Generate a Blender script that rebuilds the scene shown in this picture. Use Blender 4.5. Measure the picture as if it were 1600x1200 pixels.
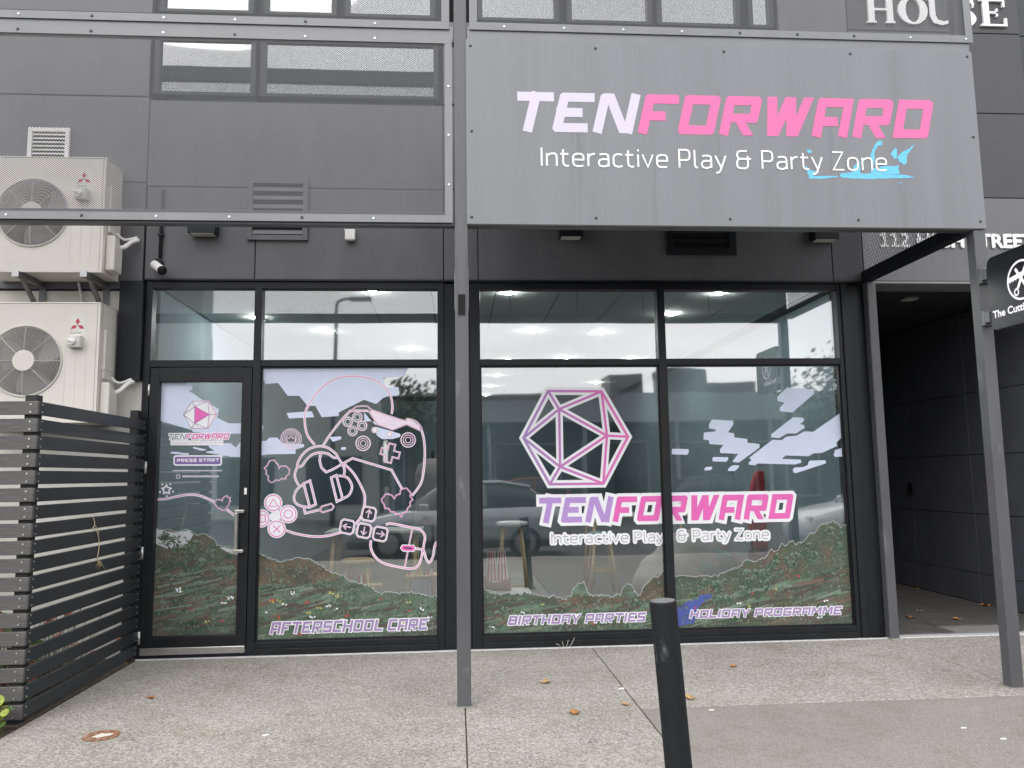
import bpy, bmesh, math, random
from mathutils import Matrix, Vector
random.seed(7)
for _o in list(bpy.data.objects): bpy.data.objects.remove(_o)
S = bpy.context.scene
COL = S.collection
rad = math.radians

# ------------------------------------------------------------ camera
CAM = Vector((0.0, -6.8385, 1.4408)); FPX = 1230.93            # focal length in pixels of a 1600 px wide picture
CR = Vector((0.99742582, -0.07040636, -0.01358935)); CU = Vector((0.00531413, -0.11641421, 0.99318653)); CF = Vector((0.07150864, 0.99070211, 0.11574039))
cd = bpy.data.cameras.new('camera'); cam = bpy.data.objects.new('camera', cd); COL.objects.link(cam)
cd.sensor_width = 36.0; cd.lens = FPX/1600*36.0; cd.clip_start = 0.05; cd.clip_end = 2000
cam.matrix_world = Matrix(((CR.x, CU.x, -CF.x, CAM.x), (CR.y, CU.y, -CF.y, CAM.y), (CR.z, CU.z, -CF.z, CAM.z), (0, 0, 0, 1)))
S.camera = cam
S.render.resolution_x = 1024; S.render.resolution_y = 768

# ------------------------------------------------------------ sky: overcast
SUN_EL, SUN_AZ = rad(42), rad(200)        # azimuth of the sun, clockwise from +y (the street is at -y)
world = bpy.data.worlds.new('World'); S.world = world; world.use_nodes = True
nt = world.node_tree; nt.nodes.clear()
def N(t, typ, **kw):
    n = t.nodes.new(typ)
    for k, v in kw.items(): setattr(n, k, v)
    return n
w_out = N(nt, 'ShaderNodeOutputWorld'); w_bg = N(nt, 'ShaderNodeBackground'); w_bg.inputs['Strength'].default_value = 0.12
w_sky = N(nt, 'ShaderNodeTexSky', sky_type='NISHITA', sun_disc=False, sun_elevation=SUN_EL, sun_rotation=SUN_AZ)
w_tc = N(nt, 'ShaderNodeTexCoord'); w_map = N(nt, 'ShaderNodeMapping'); w_map.inputs['Scale'].default_value = (1.0, 1.0, 2.6)
w_no = N(nt, 'ShaderNodeTexNoise'); w_no.inputs['Scale'].default_value = 2.2; w_no.inputs['Detail'].default_value = 7; w_no.inputs['Roughness'].default_value = 0.55
w_rp = N(nt, 'ShaderNodeValToRGB'); w_rp.color_ramp.elements[0].position = 0.34; w_rp.color_ramp.elements[0].color = (8.9, 8.9, 9.1, 1)
w_rp.color_ramp.elements[1].position = 0.66; w_rp.color_ramp.elements[1].color = (12.6, 12.4, 12.3, 1)
w_mx = N(nt, 'ShaderNodeMix', data_type='RGBA'); w_mx.inputs[0].default_value = 0.9
nt.links.new(w_tc.outputs['Generated'], w_map.inputs['Vector']); nt.links.new(w_map.outputs[0], w_no.inputs['Vector'])
nt.links.new(w_no.outputs['Fac'], w_rp.inputs[0]); nt.links.new(w_sky.outputs[0], w_mx.inputs[6]); nt.links.new(w_rp.outputs[0], w_mx.inputs[7])
# thin cloud is brighter towards the hidden sun, which stands behind the viewer
_sd = Vector((math.sin(SUN_AZ)*math.cos(SUN_EL), math.cos(SUN_AZ)*math.cos(SUN_EL), math.sin(SUN_EL)))
w_dot = N(nt, 'ShaderNodeVectorMath', operation='DOT_PRODUCT'); w_dot.inputs[1].default_value = _sd; nt.links.new(w_tc.outputs['Generated'], w_dot.inputs[0])
w_mr = N(nt, 'ShaderNodeMapRange', interpolation_type='SMOOTHSTEP'); w_mr.inputs['From Min'].default_value = -0.6; w_mr.inputs['From Max'].default_value = 1.0; w_mr.inputs['To Min'].default_value = 0.45; w_mr.inputs['To Max'].default_value = 2.1
nt.links.new(w_dot.outputs['Value'], w_mr.inputs['Value'])
w_mul = N(nt, 'ShaderNodeMix', data_type='RGBA', blend_type='MULTIPLY'); w_mul.inputs[0].default_value = 1.0; nt.links.new(w_mx.outputs[2], w_mul.inputs[6]); nt.links.new(w_mr.outputs[0], w_mul.inputs[7])
nt.links.new(w_mul.outputs[2], w_bg.inputs['Color']); nt.links.new(w_bg.outputs[0], w_out.inputs[0])
sl = bpy.data.lights.new('sun', 'SUN'); sl.energy = 1.0; sl.angle = rad(28); sl.color = (1.0, 0.97, 0.93)
sun = bpy.data.objects.new('sun', sl); COL.objects.link(sun)
sun.rotation_euler = _sd.to_track_quat('Z', 'Y').to_euler(); sun.location = (-2, -12, 14)
vs = S.view_settings; vs.view_transform = 'Standard'; vs.look = 'None'; vs.gamma = 1.0; vs.use_curve_mapping = False
vs.exposure = 0.0
S.render.engine = 'CYCLES'
S.cycles.max_bounces = 6; S.cycles.transparent_max_bounces = 16; S.cycles.caustics_reflective = False; S.cycles.caustics_refractive = False

# ------------------------------------------------------------ helpers
def on_plane(u, v, y=0.0):                 # where a line of sight meets the vertical plane at depth y -> (x, z)
    d = CF + CR*((u-800)/FPX) - CU*((v-600)/FPX)
    t = (y-CAM.y)/d.y
    p = CAM + d*t
    return (p.x, p.z)
def on_ground(u, v, z=0.0):
    d = CF + CR*((u-800)/FPX) - CU*((v-600)/FPX)
    t = (z-CAM.z)/d.z
    p = CAM + d*t
    return (p.x, p.y)

class MB:
    def __init__(s): s.v = []; s.f = []; s.m = []
    def add(s, vs_, fs, mi=0):
        b = len(s.v); s.v += [tuple(p) for p in vs_]
        for f in fs: s.f.append(tuple(b+i for i in f)); s.m.append(mi)
        return s
    def box(s, x0, x1, y0, y1, z0, z1, mi=0):
        return s.add([(x0,y0,z0),(x1,y0,z0),(x1,y1,z0),(x0,y1,z0),(x0,y0,z1),(x1,y0,z1),(x1,y1,z1),(x0,y1,z1)],
                     [(0,3,2,1),(4,5,6,7),(0,1,5,4),(1,2,6,5),(2,3,7,6),(3,0,4,7)], mi)
    def flat(s, pts, y, mi=0):             # flat print facing the street (-y)
        a = sum(pts[i][0]*pts[(i+1) % len(pts)][1]-pts[(i+1) % len(pts)][0]*pts[i][1] for i in range(len(pts)))
        p = list(pts) if a > 0 else list(pts)[::-1]
        return s.add([(x, y, z) for x, z in p], [tuple(range(len(p)))], mi)
    def prism(s, pts, y0, y1, mi=0):       # outline in x,z drawn out along y
        a = sum(pts[i][0]*pts[(i+1) % len(pts)][1]-pts[(i+1) % len(pts)][0]*pts[i][1] for i in range(len(pts)))
        p = list(pts) if a > 0 else list(pts)[::-1]
        n = len(p)
        return s.add([(x, y0, z) for x, z in p]+[(x, y1, z) for x, z in p],
                     [tuple(range(n)), tuple(range(2*n-1, n-1, -1))]+[(i, i+n, (i+1) % n+n, (i+1) % n) for i in range(n)], mi)
    def prism_x(s, pts, x0, x1, mi=0):     # outline in y,z drawn out along x
        n = len(pts)
        return s.add([(x0, y, z) for y, z in pts]+[(x1, y, z) for y, z in pts],
                     [tuple(range(n)), tuple(range(2*n-1, n-1, -1))]+[(i, i+n, (i+1) % n+n, (i+1) % n) for i in range(n)], mi)
    def prism_z(s, pts, z0, z1, mi=0):
        n = len(pts)
        return s.add([(x, y, z0) for x, y in pts]+[(x, y, z1) for x, y in pts],
                     [tuple(range(n-1, -1, -1)), tuple(range(n, 2*n))]+[(i, (i+1) % n, (i+1) % n+n, i+n) for i in range(n)], mi)
    def stroke(s, pts, w, y, mi=0, closed=False, ml=1.6, cut=None):
        """flat band along a line; cut: how far an outer corner keeps its full point (None: plain mitre)"""
        P = [Vector((p[0], p[1])) for p in pts]; n = len(P); hw = w/2
        A = []; B = []                       # (left, right) where a segment arrives / leaves at each point
        for i in range(n):
            a = P[i-1] if (i > 0 or closed) else None
            c = P[(i+1) % n] if (i < n-1 or closed) else None
            d0 = (P[i]-a).normalized() if a is not None and (P[i]-a).length > 1e-9 else None
            d1 = (c-P[i]).normalized() if c is not None and (c-P[i]).length > 1e-9 else None
            if d0 is None: d0 = d1
            if d1 is None: d1 = d0
            t = d0+d1
            if t.length < 1e-6: t = d0.copy()
            t.normalize(); nn = Vector((-t.y, t.x)); n0 = Vector((-d0.y, d0.x)); n1 = Vector((-d1.y, d1.x))
            k = min(ml, 1/max(0.2, nn.dot(n0)))
            l, r = P[i]+nn*(hw*k), P[i]-nn*(hw*k)
            turn = d0.x*d1.y-d0.y*d1.x
            sharp = len(pts[i]) > 2
            if cut is not None and abs(turn) > 0.2 and not sharp:
                e = hw*math.tan(math.acos(max(-1, min(1, d0.dot(d1))))/2)*cut
                if turn > 0:                 # left turn: the outer side is the right one
                    r0, r1 = P[i]-n0*hw+d0*e, P[i]-n1*hw-d1*e; A.append((l, r0)); B.append((l, r1))
                    s.add([(r0.x, y, r0.y), (r1.x, y, r1.y), (l.x, y, l.y)], [(0, 1, 2)], mi)
                else:
                    l0, l1 = P[i]+n0*hw+d0*e, P[i]+n1*hw-d1*e; A.append((l0, r)); B.append((l1, r))
                    s.add([(l1.x, y, l1.y), (l0.x, y, l0.y), (r.x, y, r.y)], [(0, 1, 2)], mi)
            else: A.append((l, r)); B.append((l, r))
        for i in range(n if closed else n-1):
            j = (i+1) % n; l0, r0 = B[i]; l1, r1 = A[j]; yq = y-0.000004*(i % 9+1)
            s.add([(r0.x, yq, r0.y), (r1.x, yq, r1.y), (l1.x, yq, l1.y), (l0.x, yq, l0.y)], [(0, 1, 2, 3)], mi)
        return s
    def disc(s, cx, cz, r, y, mi=0, n=32, r2=None):
        r2 = r2 or r
        return s.flat([(cx+r*math.cos(2*math.pi*i/n), cz+r2*math.sin(2*math.pi*i/n)) for i in range(n)], y, mi)
    def cyl(s, p0, p1, r0, r1=None, n=16, mi=0, caps=True):
        r1 = r0 if r1 is None else r1
        p0 = Vector(p0); p1 = Vector(p1); d = (p1-p0).normalized()
        a = d.orthogonal().normalized(); b = d.cross(a)
        vs_ = []
        for p, r in ((p0, r0), (p1, r1)):
            for i in range(n):
                t = 2*math.pi*i/n; vs_.append(p+a*(r*math.cos(t))+b*(r*math.sin(t)))
        fs = [(i, (i+1) % n, n+(i+1) % n, n+i) for i in range(n)]
        if caps: fs += [tuple(range(n-1, -1, -1)), tuple(range(n, 2*n))]
        return s.add(vs_, fs, mi)
    def tube(s, path, r, n=8, mi=0, closed=False):
        P = [Vector(p) for p in path]; m = len(P); up = None; rings = []
        for i in range(m):
            d = (P[(i+1) % m]-P[i-1]) if closed else (P[min(i+1, m-1)]-P[max(i-1, 0)])
            d.normalize()
            a = d.orthogonal().normalized() if up is None else (up-d*up.dot(d)).normalized()
            up = a; b = d.cross(a); rr = r[i] if isinstance(r, (list, tuple)) else r
            rings.append([P[i]+a*(rr*math.cos(2*math.pi*k/n))+b*(rr*math.sin(2*math.pi*k/n)) for k in range(n)])
        vs_ = [p for q in rings for p in q]; fs = []
        for i in range(m if closed else m-1):
            j = (i+1) % m
            fs += [(i*n+k, i*n+(k+1) % n, j*n+(k+1) % n, j*n+k) for k in range(n)]
        if not closed: fs += [tuple(range(n-1, -1, -1)), tuple(range((m-1)*n, m*n))]
        return s.add(vs_, fs, mi)
    def mesh(s, name, mats, smooth=False):
        me = bpy.data.meshes.new(name); me.from_pydata(s.v, [], s.f)
        for m in mats: me.materials.append(m)
        for p, mi in zip(me.polygons, s.m): p.material_index = mi; p.use_smooth = smooth
        me.validate(); me.update()
        return me
    def build(s, name, mats, parent=None, smooth=False, bevel=0, segs=2, loc=None):
        if not isinstance(mats, (list, tuple)): mats = [mats]
        return put(name, s.mesh(name, mats, smooth), parent, loc, bevel, segs)

def put(name, me, parent=None, loc=None, bevel=0, segs=2):
    o = bpy.data.objects.new(name, me); COL.objects.link(o)
    if loc: o.location = loc
    if parent is not None:
        o.parent = parent; o.matrix_parent_inverse = Matrix.Translation(-Vector(base_of(parent)))
    if bevel:
        b = o.modifiers.new('bevel', 'BEVEL'); b.width = bevel; b.segments = segs; b.limit_method = 'ANGLE'; b.angle_limit = rad(40)
    return o
_base = {}
def base_of(o): return _base.get(o.name, (0, 0, 0))
def thing(name, label, cat, loc=(0, 0, 0), group=None):
    o = bpy.data.objects.new(name, None); COL.objects.link(o); o.location = loc; o.empty_display_size = 0.1
    _base[o.name] = loc
    return tag(o, label, cat, group)
def tag(o, label=None, cat=None, group=None, kind=None):
    if label: o['label'] = label
    if cat: o['category'] = cat
    if group: o['group'] = group
    if kind: o['kind'] = kind
    return o
def struct(o): o['kind'] = 'structure'; return o
def copy_tree(o, off, label=None):
    c = o.copy(); COL.objects.link(c); c.location = Vector(o.location)+Vector(off); _base[c.name] = base_of(o)
    if label: c['label'] = label
    for ch in list(o.children):
        k = ch.copy(); COL.objects.link(k); k.parent = c; k.matrix_parent_inverse = ch.matrix_parent_inverse.copy()
        for g in list(ch.children):
            h = g.copy(); COL.objects.link(h); h.parent = k; h.matrix_parent_inverse = g.matrix_parent_inverse.copy()
    return c
def smooth_path(P, k=6, closed=False):      # Catmull-Rom
    out = []; n = len(P)
    for i in range(n if closed else n-1):
        p0 = P[(i-1) % n] if (closed or i > 0) else P[i]; p1 = P[i]; p2 = P[(i+1) % n]; p3 = P[(i+2) % n] if (closed or i+2 < n) else P[(i+1) % n]
        for j in range(k):
            t = j/k
            out.append(tuple(0.5*((2*b)+(-a+c)*t+(2*a-5*b+4*c-d)*t*t+(-a+3*b-3*c+d)*t**3) for a, b, c, d in zip(p0, p1, p2, p3)))
    if not closed: out.append(P[-1])
    return out

# ------------------------------------------------------------ materials
def mat(name, col, rough=0.5, metal=0.0, var=0.0, vscale=8.0, bump=0.0, bscale=60.0, spec=0.5, coat=0.0, dirt=None, stretch=None):
    m = bpy.data.materials.new(name); m.use_nodes = True; t = m.node_tree; b = t.nodes['Principled BSDF']
    b.inputs['Base Color'].default_value = (*col, 1); b.inputs['Roughness'].default_value = rough; b.inputs['Metallic'].default_value = metal
    b.inputs['Specular IOR Level'].default_value = spec; b.inputs['Coat Weight'].default_value = coat
    if var or bump or dirt:
        tc = N(t, 'ShaderNodeTexCoord'); vec = tc.outputs['Object']
        if stretch:
            mp = N(t, 'ShaderNodeMapping'); mp.inputs['Scale'].default_value = stretch; t.links.new(vec, mp.inputs[0]); vec = mp.outputs[0]
    last = None
    if var:
        no = N(t, 'ShaderNodeTexNoise'); no.inputs['Scale'].default_value = vscale; no.inputs['Detail'].default_value = 6; no.inputs['Roughness'].default_value = 0.62
        t.links.new(vec, no.inputs['Vector'])
        rp = N(t, 'ShaderNodeValToRGB'); rp.color_ramp.elements[0].position = 0.3; rp.color_ramp.elements[1].position = 0.7
        rp.color_ramp.elements[0].color = (*[c*(1-var) for c in col], 1); rp.color_ramp.elements[1].color = (*[min(1, c*(1+var)) for c in col], 1)
        t.links.new(no.outputs['Fac'], rp.inputs[0]); last = rp.outputs[0]
        rr = N(t, 'ShaderNodeMapRange'); rr.inputs['To Min'].default_value = max(0.03, rough-0.12); rr.inputs['To Max'].default_value = min(1, rough+0.12)
        t.links.new(no.outputs['Fac'], rr.inputs['Value']); t.links.new(rr.outputs[0], b.inputs['Roughness'])
    if dirt:                               # (colour, scale, threshold): stains with shapes of their own
        dc, ds, th = dirt
        n2 = N(t, 'ShaderNodeTexNoise'); n2.inputs['Scale'].default_value = ds; n2.inputs['Detail'].default_value = 8; n2.inputs['Roughness'].default_value = 0.7
        t.links.new(vec, n2.inputs['Vector'])
        r2 = N(t, 'ShaderNodeValToRGB'); r2.color_ramp.elements[0].position = th; r2.color_ramp.elements[1].position = min(1, th+0.1)
        mx = N(t, 'ShaderNodeMix', data_type='RGBA'); t.links.new(n2.outputs['Fac'], r2.inputs[0]); t.links.new(r2.outputs[0], mx.inputs[0])
        if last: t.links.new(last, mx.inputs[6])
        else: mx.inputs[6].default_value = (*col, 1)
        mx.inputs[7].default_value = (*dc, 1); last = mx.outputs[2]
    if last: t.links.new(last, b.inputs['Base Color'])
    if bump:
        n3 = N(t, 'ShaderNodeTexNoise'); n3.inputs['Scale'].default_value = bscale; n3.inputs['Detail'].default_value = 4
        t.links.new(vec, n3.inputs['Vector'])
        bp = N(t, 'ShaderNodeBump'); bp.inputs['Strength'].default_value = bump; bp.inputs['Distance'].default_value = 0.01
        t.links.new(n3.outputs['Fac'], bp.inputs['Height']); t.links.new(bp.outputs[0], b.inputs['Normal'])
    return m
def emis(name, col, st):
    m = bpy.data.materials.new(name); m.use_nodes = True; t = m.node_tree; t.nodes.clear()
    e = N(t, 'ShaderNodeEmission'); e.inputs[0].default_value = (*col, 1); e.inputs[1].default_value = st
    o = N(t, 'ShaderNodeOutputMaterial'); t.links.new(e.outputs[0], o.inputs[0]); return m
def glass_mat(name, refl, tint, wob=0.05):
    m = bpy.data.materials.new(name); m.use_nodes = True; t = m.node_tree; t.nodes.clear()
    o = N(t, 'ShaderNodeOutputMaterial'); mx = N(t, 'ShaderNodeMixShader'); g = N(t, 'ShaderNodeBsdfGlossy'); tr = N(t, 'ShaderNodeBsdfTransparent')
    g.inputs['Roughness'].default_value = 0.024; g.inputs['Color'].default_value = (0.97, 0.98, 0.98, 1); tr.inputs['Color'].default_value = (*tint, 1)
    lw = N(t, 'ShaderNodeLayerWeight'); lw.inputs['Blend'].default_value = 0.25
    mr = N(t, 'ShaderNodeMapRange'); mr.inputs['To Min'].default_value = refl; mr.inputs['To Max'].default_value = 1.0
    t.links.new(lw.outputs['Fresnel'], mr.inputs['Value']); t.links.new(mr.outputs[0], mx.inputs[0])
    tc = N(t, 'ShaderNodeTexCoord'); no = N(t, 'ShaderNodeTexNoise'); no.inputs['Scale'].default_value = 1.6; no.inputs['Detail'].default_value = 1
    bp = N(t, 'ShaderNodeBump'); bp.inputs['Strength'].default_value = wob; bp.inputs['Distance'].default_value = 0.02
    t.links.new(tc.outputs['Object'], no.inputs['Vector']); t.links.new(no.outputs['Fac'], bp.inputs['Height']); t.links.new(bp.outputs[0], g.inputs['Normal'])
    t.links.new(tr.outputs[0], mx.inputs[1]); t.links.new(g.outputs[0], mx.inputs[2]); t.links.new(mx.outputs[0], o.inputs[0])
    return m
def mesh_mat(name, col, pitch, thr):       # perforated / expanded sheet: fine holes
    m = bpy.data.materials.new(name); m.use_nodes = True; t = m.node_tree; b = t.nodes['Principled BSDF']; o = t.nodes['Material Output']
    b.inputs['Base Color'].default_value = (*col, 1); b.inputs['Roughness'].default_value = 0.6; b.inputs['Specular IOR Level'].default_value = 0.2
    tc = N(t, 'ShaderNodeTexCoord'); sp = N(t, 'ShaderNodeSeparateXYZ'); t.links.new(tc.outputs['Object'], sp.inputs[0])
    def sn(sock, k):
        a = N(t, 'ShaderNodeMath', operation='MULTIPLY'); a.inputs[1].default_value = k; t.links.new(sock, a.inputs[0])
        c = N(t, 'ShaderNodeMath', operation='SINE'); t.links.new(a.outputs[0], c.inputs[0]); return c.outputs[0]
    ad = N(t, 'ShaderNodeMath', operation='MULTIPLY_ADD'); ad.inputs[1].default_value = 1.45; t.links.new(sp.outputs[2], ad.inputs[0]); t.links.new(sp.outputs[0], ad.inputs[2])
    sb_ = N(t, 'ShaderNodeMath', operation='MULTIPLY_ADD'); sb_.inputs[1].default_value = -1.45; t.links.new(sp.outputs[2], sb_.inputs[0]); t.links.new(sp.outputs[0], sb_.inputs[2])
    p = N(t, 'ShaderNodeMath', operation='ADD'); t.links.new(sn(ad.outputs[0], 2*math.pi/pitch), p.inputs[0]); t.links.new(sn(sb_.outputs[0], 2*math.pi/pitch), p.inputs[1])
    gt = N(t, 'ShaderNodeMath', operation='GREATER_THAN'); gt.inputs[1].default_value = thr; t.links.new(p.outputs[0], gt.inputs[0])
    tr = N(t, 'ShaderNodeBsdfTransparent'); mx = N(t, 'ShaderNodeMixShader')
    t.links.new(gt.outputs[0], mx.inputs[0]); t.links.new(b.outputs[0], mx.inputs[1]); t.links.new(tr.outputs[0], mx.inputs[2]); t.links.new(mx.outputs[0], o.inputs[0])
    return m
STEEL = mat('grey_steel_paint', (0.088, 0.089, 0.099), 0.42, 0.0, 0.10, 5, dirt=((0.15, 0.15, 0.155), 9, 0.60), stretch=(1, 1, 0.35))
STEEL_L = mat('grey_frame_paint', (0.20, 0.203, 0.215), 0.45, 0.0, 0.10, 4, stretch=(1, 1, 0.5))
BLACK = mat('black_aluminium', (0.009, 0.010, 0.013), 0.45, 0.0, 0.25, 6, spec=0.35, dirt=((0.04, 0.04, 0.042), 18, 0.71))
CLAD = mat('charcoal_cladding', (0.108, 0.109, 0.119), 0.5, 0.0, 0.16, 2, stretch=(1.6, 1, 0.5), dirt=((0.13, 0.13, 0.135), 7, 0.66))
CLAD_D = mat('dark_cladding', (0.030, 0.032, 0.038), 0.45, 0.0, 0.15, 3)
CLAD_N = mat('neighbour_cladding', (0.052, 0.052, 0.058), 0.5, 0.0, 0.08, 3)
GAP = mat('dark_gap', (0.006, 0.006, 0.007), 0.9)
PLASTER = mat('beige_plaster', (0.66, 0.645, 0.59), 0.85, 0.0, 0.10, 2.5, bump=0.2, bscale=90, dirt=((0.50, 0.48, 0.43), 3.5, 0.62))
CREAM = mat('cream_enamel', (0.72, 0.69, 0.63), 0.38, 0.0, 0.04, 3, dirt=((0.62, 0.58, 0.50), 5, 0.66))
WHITE = mat('white_plastic', (0.78, 0.78, 0.76), 0.4)
VINYL = mat('white_vinyl', (0.80, 0.81, 0.84), 0.45)
CHROME = mat('brushed_steel', (0.55, 0.53, 0.50), 0.32, 0.9, 0.08, 20)
SCREW = mat('zinc_screw', (0.6, 0.6, 0.6), 0.35, 0.8)
SCREW_D = mat('dark_screw', (0.05, 0.05, 0.055), 0.4, 0.5)
GLASS = glass_mat('reflective_glass', 0.27, (0.66, 0.74, 0.765))
GLASS_B = bpy.data.materials.new('glass_back'); GLASS_B.use_nodes = True
_t = GLASS_B.node_tree; _t.nodes.clear(); _a = N(_t, 'ShaderNodeBsdfTransparent'); _a.inputs[0].default_value = (0.95, 0.97, 0.96, 1)
_o = N(_t, 'ShaderNodeOutputMaterial'); _t.links.new(_a.outputs[0], _o.inputs[0])
MESH = mesh_mat('woven_mesh', (0.170, 0.172, 0.181), 0.019, -0.12)

def pane(name, parent, x0, x1, z0, z1, y, th=0.006, g=None):
    b = MB(); b.add([(x0, y, z0), (x1, y, z0), (x1, y, z1), (x0, y, z1)], [(0, 1, 2, 3)], 0)
    b.add([(x0, y+th, z0), (x1, y+th, z0), (x1, y+th, z1), (x0, y+th, z1)], [(3, 2, 1, 0)], 1)
    b.add([(x0, y, z0), (x1, y, z0), (x1, y, z1), (x0, y, z1), (x0, y+th, z0), (x1, y+th, z0), (x1, y+th, z1), (x0, y+th, z1)],
          [(0, 4, 5, 1), (1, 5, 6, 2), (2, 6, 7, 3), (3, 7, 4, 0)], 1)
    return b.build(name, [g or GLASS, GLASS_B], parent)

# ------------------------------------------------------------ ground
def stone_mat(name, cols, scale, bump, rough=0.8, patch=None):
    m = bpy.data.materials.new(name); m.use_nodes = True; t = m.node_tree; b = t.nodes['Principled BSDF']; b.inputs['Roughness'].default_value = rough
    tc = N(t, 'ShaderNodeTexCoord'); vo = N(t, 'ShaderNodeTexVoronoi'); vo.inputs['Scale'].default_value = scale; vo.inputs['Randomness'].default_value = 1
    t.links.new(tc.outputs['Object'], vo.inputs['Vector'])
    sp = N(t, 'ShaderNodeSeparateColor'); t.links.new(vo.outputs['Color'], sp.inputs[0])
    rp = N(t, 'ShaderNodeValToRGB'); e = rp.color_ramp.elements
    while len(e) < len(cols): e.new(0.5)
    for i, (p, c) in enumerate(cols): e[i].position = p; e[i].color = (*c, 1)
    t.links.new(sp.outputs[0], rp.inputs[0])
    no = N(t, 'ShaderNodeTexNoise'); no.inputs['Scale'].default_value = 0.9; no.inputs['Detail'].default_value = 7; no.inputs['Roughness'].default_value = 0.6; t.links.new(tc.outputs['Object'], no.inputs['Vector'])
    r2 = N(t, 'ShaderNodeValToRGB'); r2.color_ramp.elements[0].position = 0.3; r2.color_ramp.elements[1].position = 0.7
    lo, hi = patch or ((0.80, 0.79, 0.77), (1.08, 1.08, 1.08))
    r2.color_ramp.elements[0].color = (*lo, 1); r2.color_ramp.elements[1].color = (*hi, 1); t.links.new(no.outputs['Fac'], r2.inputs[0])
    mx = N(t, 'ShaderNodeMix', data_type='RGBA', blend_type='MULTIPLY'); mx.inputs[0].default_value = 1
    t.links.new(rp.outputs[0], mx.inputs[6]); t.links.new(r2.outputs[0], mx.inputs[7])
    ns = N(t, 'ShaderNodeTexNoise'); ns.inputs['Scale'].default_value = 3.3; ns.inputs['Detail'].default_value = 9; ns.inputs['Roughness'].default_value = 0.7; t.links.new(tc.outputs['Object'], ns.inputs['Vector'])
    r3 = N(t, 'ShaderNodeValToRGB'); r3.color_ramp.elements[0].position = 0.50; r3.color_ramp.elements[0].color = (1, 1, 1, 1); r3.color_ramp.elements[1].position = 0.68; r3.color_ramp.elements[1].color = (0.88, 0.845, 0.79, 1); t.links.new(ns.outputs['Fac'], r3.inputs[0])
    m2 = N(t, 'ShaderNodeMix', data_type='RGBA', blend_type='MULTIPLY'); m2.inputs[0].default_value = 1; t.links.new(mx.outputs[2], m2.inputs[6]); t.links.new(r3.outputs[0], m2.inputs[7])
    vg = N(t, 'ShaderNodeTexVoronoi'); vg.inputs['Scale'].default_value = 2.3; t.links.new(tc.outputs['Object'], vg.inputs['Vector'])      # old gum spots
    r4 = N(t, 'ShaderNodeValToRGB'); r4.color_ramp.elements[0].position = 0.030; r4.color_ramp.elements[0].color = (0.62, 0.61, 0.60, 1); r4.color_ramp.elements[1].position = 0.045; r4.color_ramp.elements[1].color = (1, 1, 1, 1); t.links.new(vg.outputs['Distance'], r4.inputs[0])
    m3 = N(t, 'ShaderNodeMix', data_type='RGBA', blend_type='MULTIPLY'); m3.inputs[0].default_value = 1; t.links.new(m2.outputs[2], m3.inputs[6]); t.links.new(r4.outputs[0], m3.inputs[7]); t.links.new(m3.outputs[2], b.inputs['Base Color'])
    bp = N(t, 'ShaderNodeBump'); bp.inputs['Strength'].default_value = bump; bp.inputs['Distance'].default_value = 0.004; bp.invert = True
    t.links.new(vo.outputs['Distance'], bp.inputs['Height']); t.links.new(bp.outputs[0], b.inputs['Normal'])
    return m
AGG = stone_mat('exposed_aggregate', [(0.0, (0.19, 0.180, 0.161)), (0.3, (0.292, 0.277, 0.248)), (0.7, (0.362, 0.344, 0.310)), (1.0, (0.485, 0.465, 0.430))], 95, 0.4)
ASPH = stone_mat('pale_asphalt', [(0.0, (0.18, 0.17, 0.155)), (0.5, (0.24, 0.228, 0.208)), (1.0, (0.325, 0.309, 0.283))], 190, 0.4, 0.9, ((0.88, 0.86, 0.84), (1.06, 1.05, 1.04)))
ROAD = stone_mat('road_asphalt', [(0.0, (0.05, 0.05, 0.05)), (1.0, (0.10, 0.10, 0.10))], 90, 0.4, 0.9)
SOIL = mat('soil', (0.06, 0.045, 0.03), 0.95, 0, 0.4, 20, bump=0.8, bscale=40)
JOINT = mat('joint_grit', (0.10, 0.075, 0.05), 0.95, 0, 0.3, 60)
g = MB(); g.add([(-400, -400, -0.13), (400, -400, -0.13), (400, 400, -0.13), (-400, 400, -0.13)], [(0, 1, 2, 3)]); struct(g.build('ground', ROAD))
base = struct(MB().box(-9, 12, -7.2, 0.0, -0.125, -0.012).build('pavement', JOINT))
for (x0, x1, y0, y1) in ((-2.583, 0.046, -7.2, -0.075), (0.054, 1.126, -7.2, -0.075), (1.134, 3.716, -1.826, -0.075), (3.724, 12, -1.826, -0.075)):
    put('slab', MB().box(x0, x1, y0, y1, -0.012, 0.0).mesh('slab', [AGG]), base, bevel=0.003, segs=1)
MB().box(1.134, 12, -7.2, -1.834, -0.0118, -0.001).build('asphalt_strip', ASPH, base)
MB().box(-9, -2.588, -1.80, 0.0, -0.0118, 0.01).build('soil_bed', SOIL, base)
MB().box(-9, -2.588, -7.2, -1.81, -0.0118, -0.002).build('verge', SOIL, base)
MB().box(-2.60, 3.60, -0.055, -0.018, -0.011, 0.004).build('drain_strip', mat('dirty_concrete', (0.24, 0.235, 0.225), 0.9, 0, 0.5, 35), base)
MB().box(-2.60, 12, -0.074, -0.056, -0.011, 0.007).build('edge_trim', mat('pale_edge_trim', (0.62, 0.62, 0.62), 0.6, 0, 0.15, 30), base)
kerb = struct(MB().box(-60, 60, -7.35, -7.2, -0.13, 0.0).build('kerb', mat('kerb_concrete', (0.4, 0.4, 0.38), 0.9, 0, 0.2, 6), bevel=0.02))

# ------------------------------------------------------------ the shop building
bl = thing('shop_building', 'charcoal clad shop building with dark cladding panels behind the mesh screens', 'building', (0, 0.3, 0))
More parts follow.
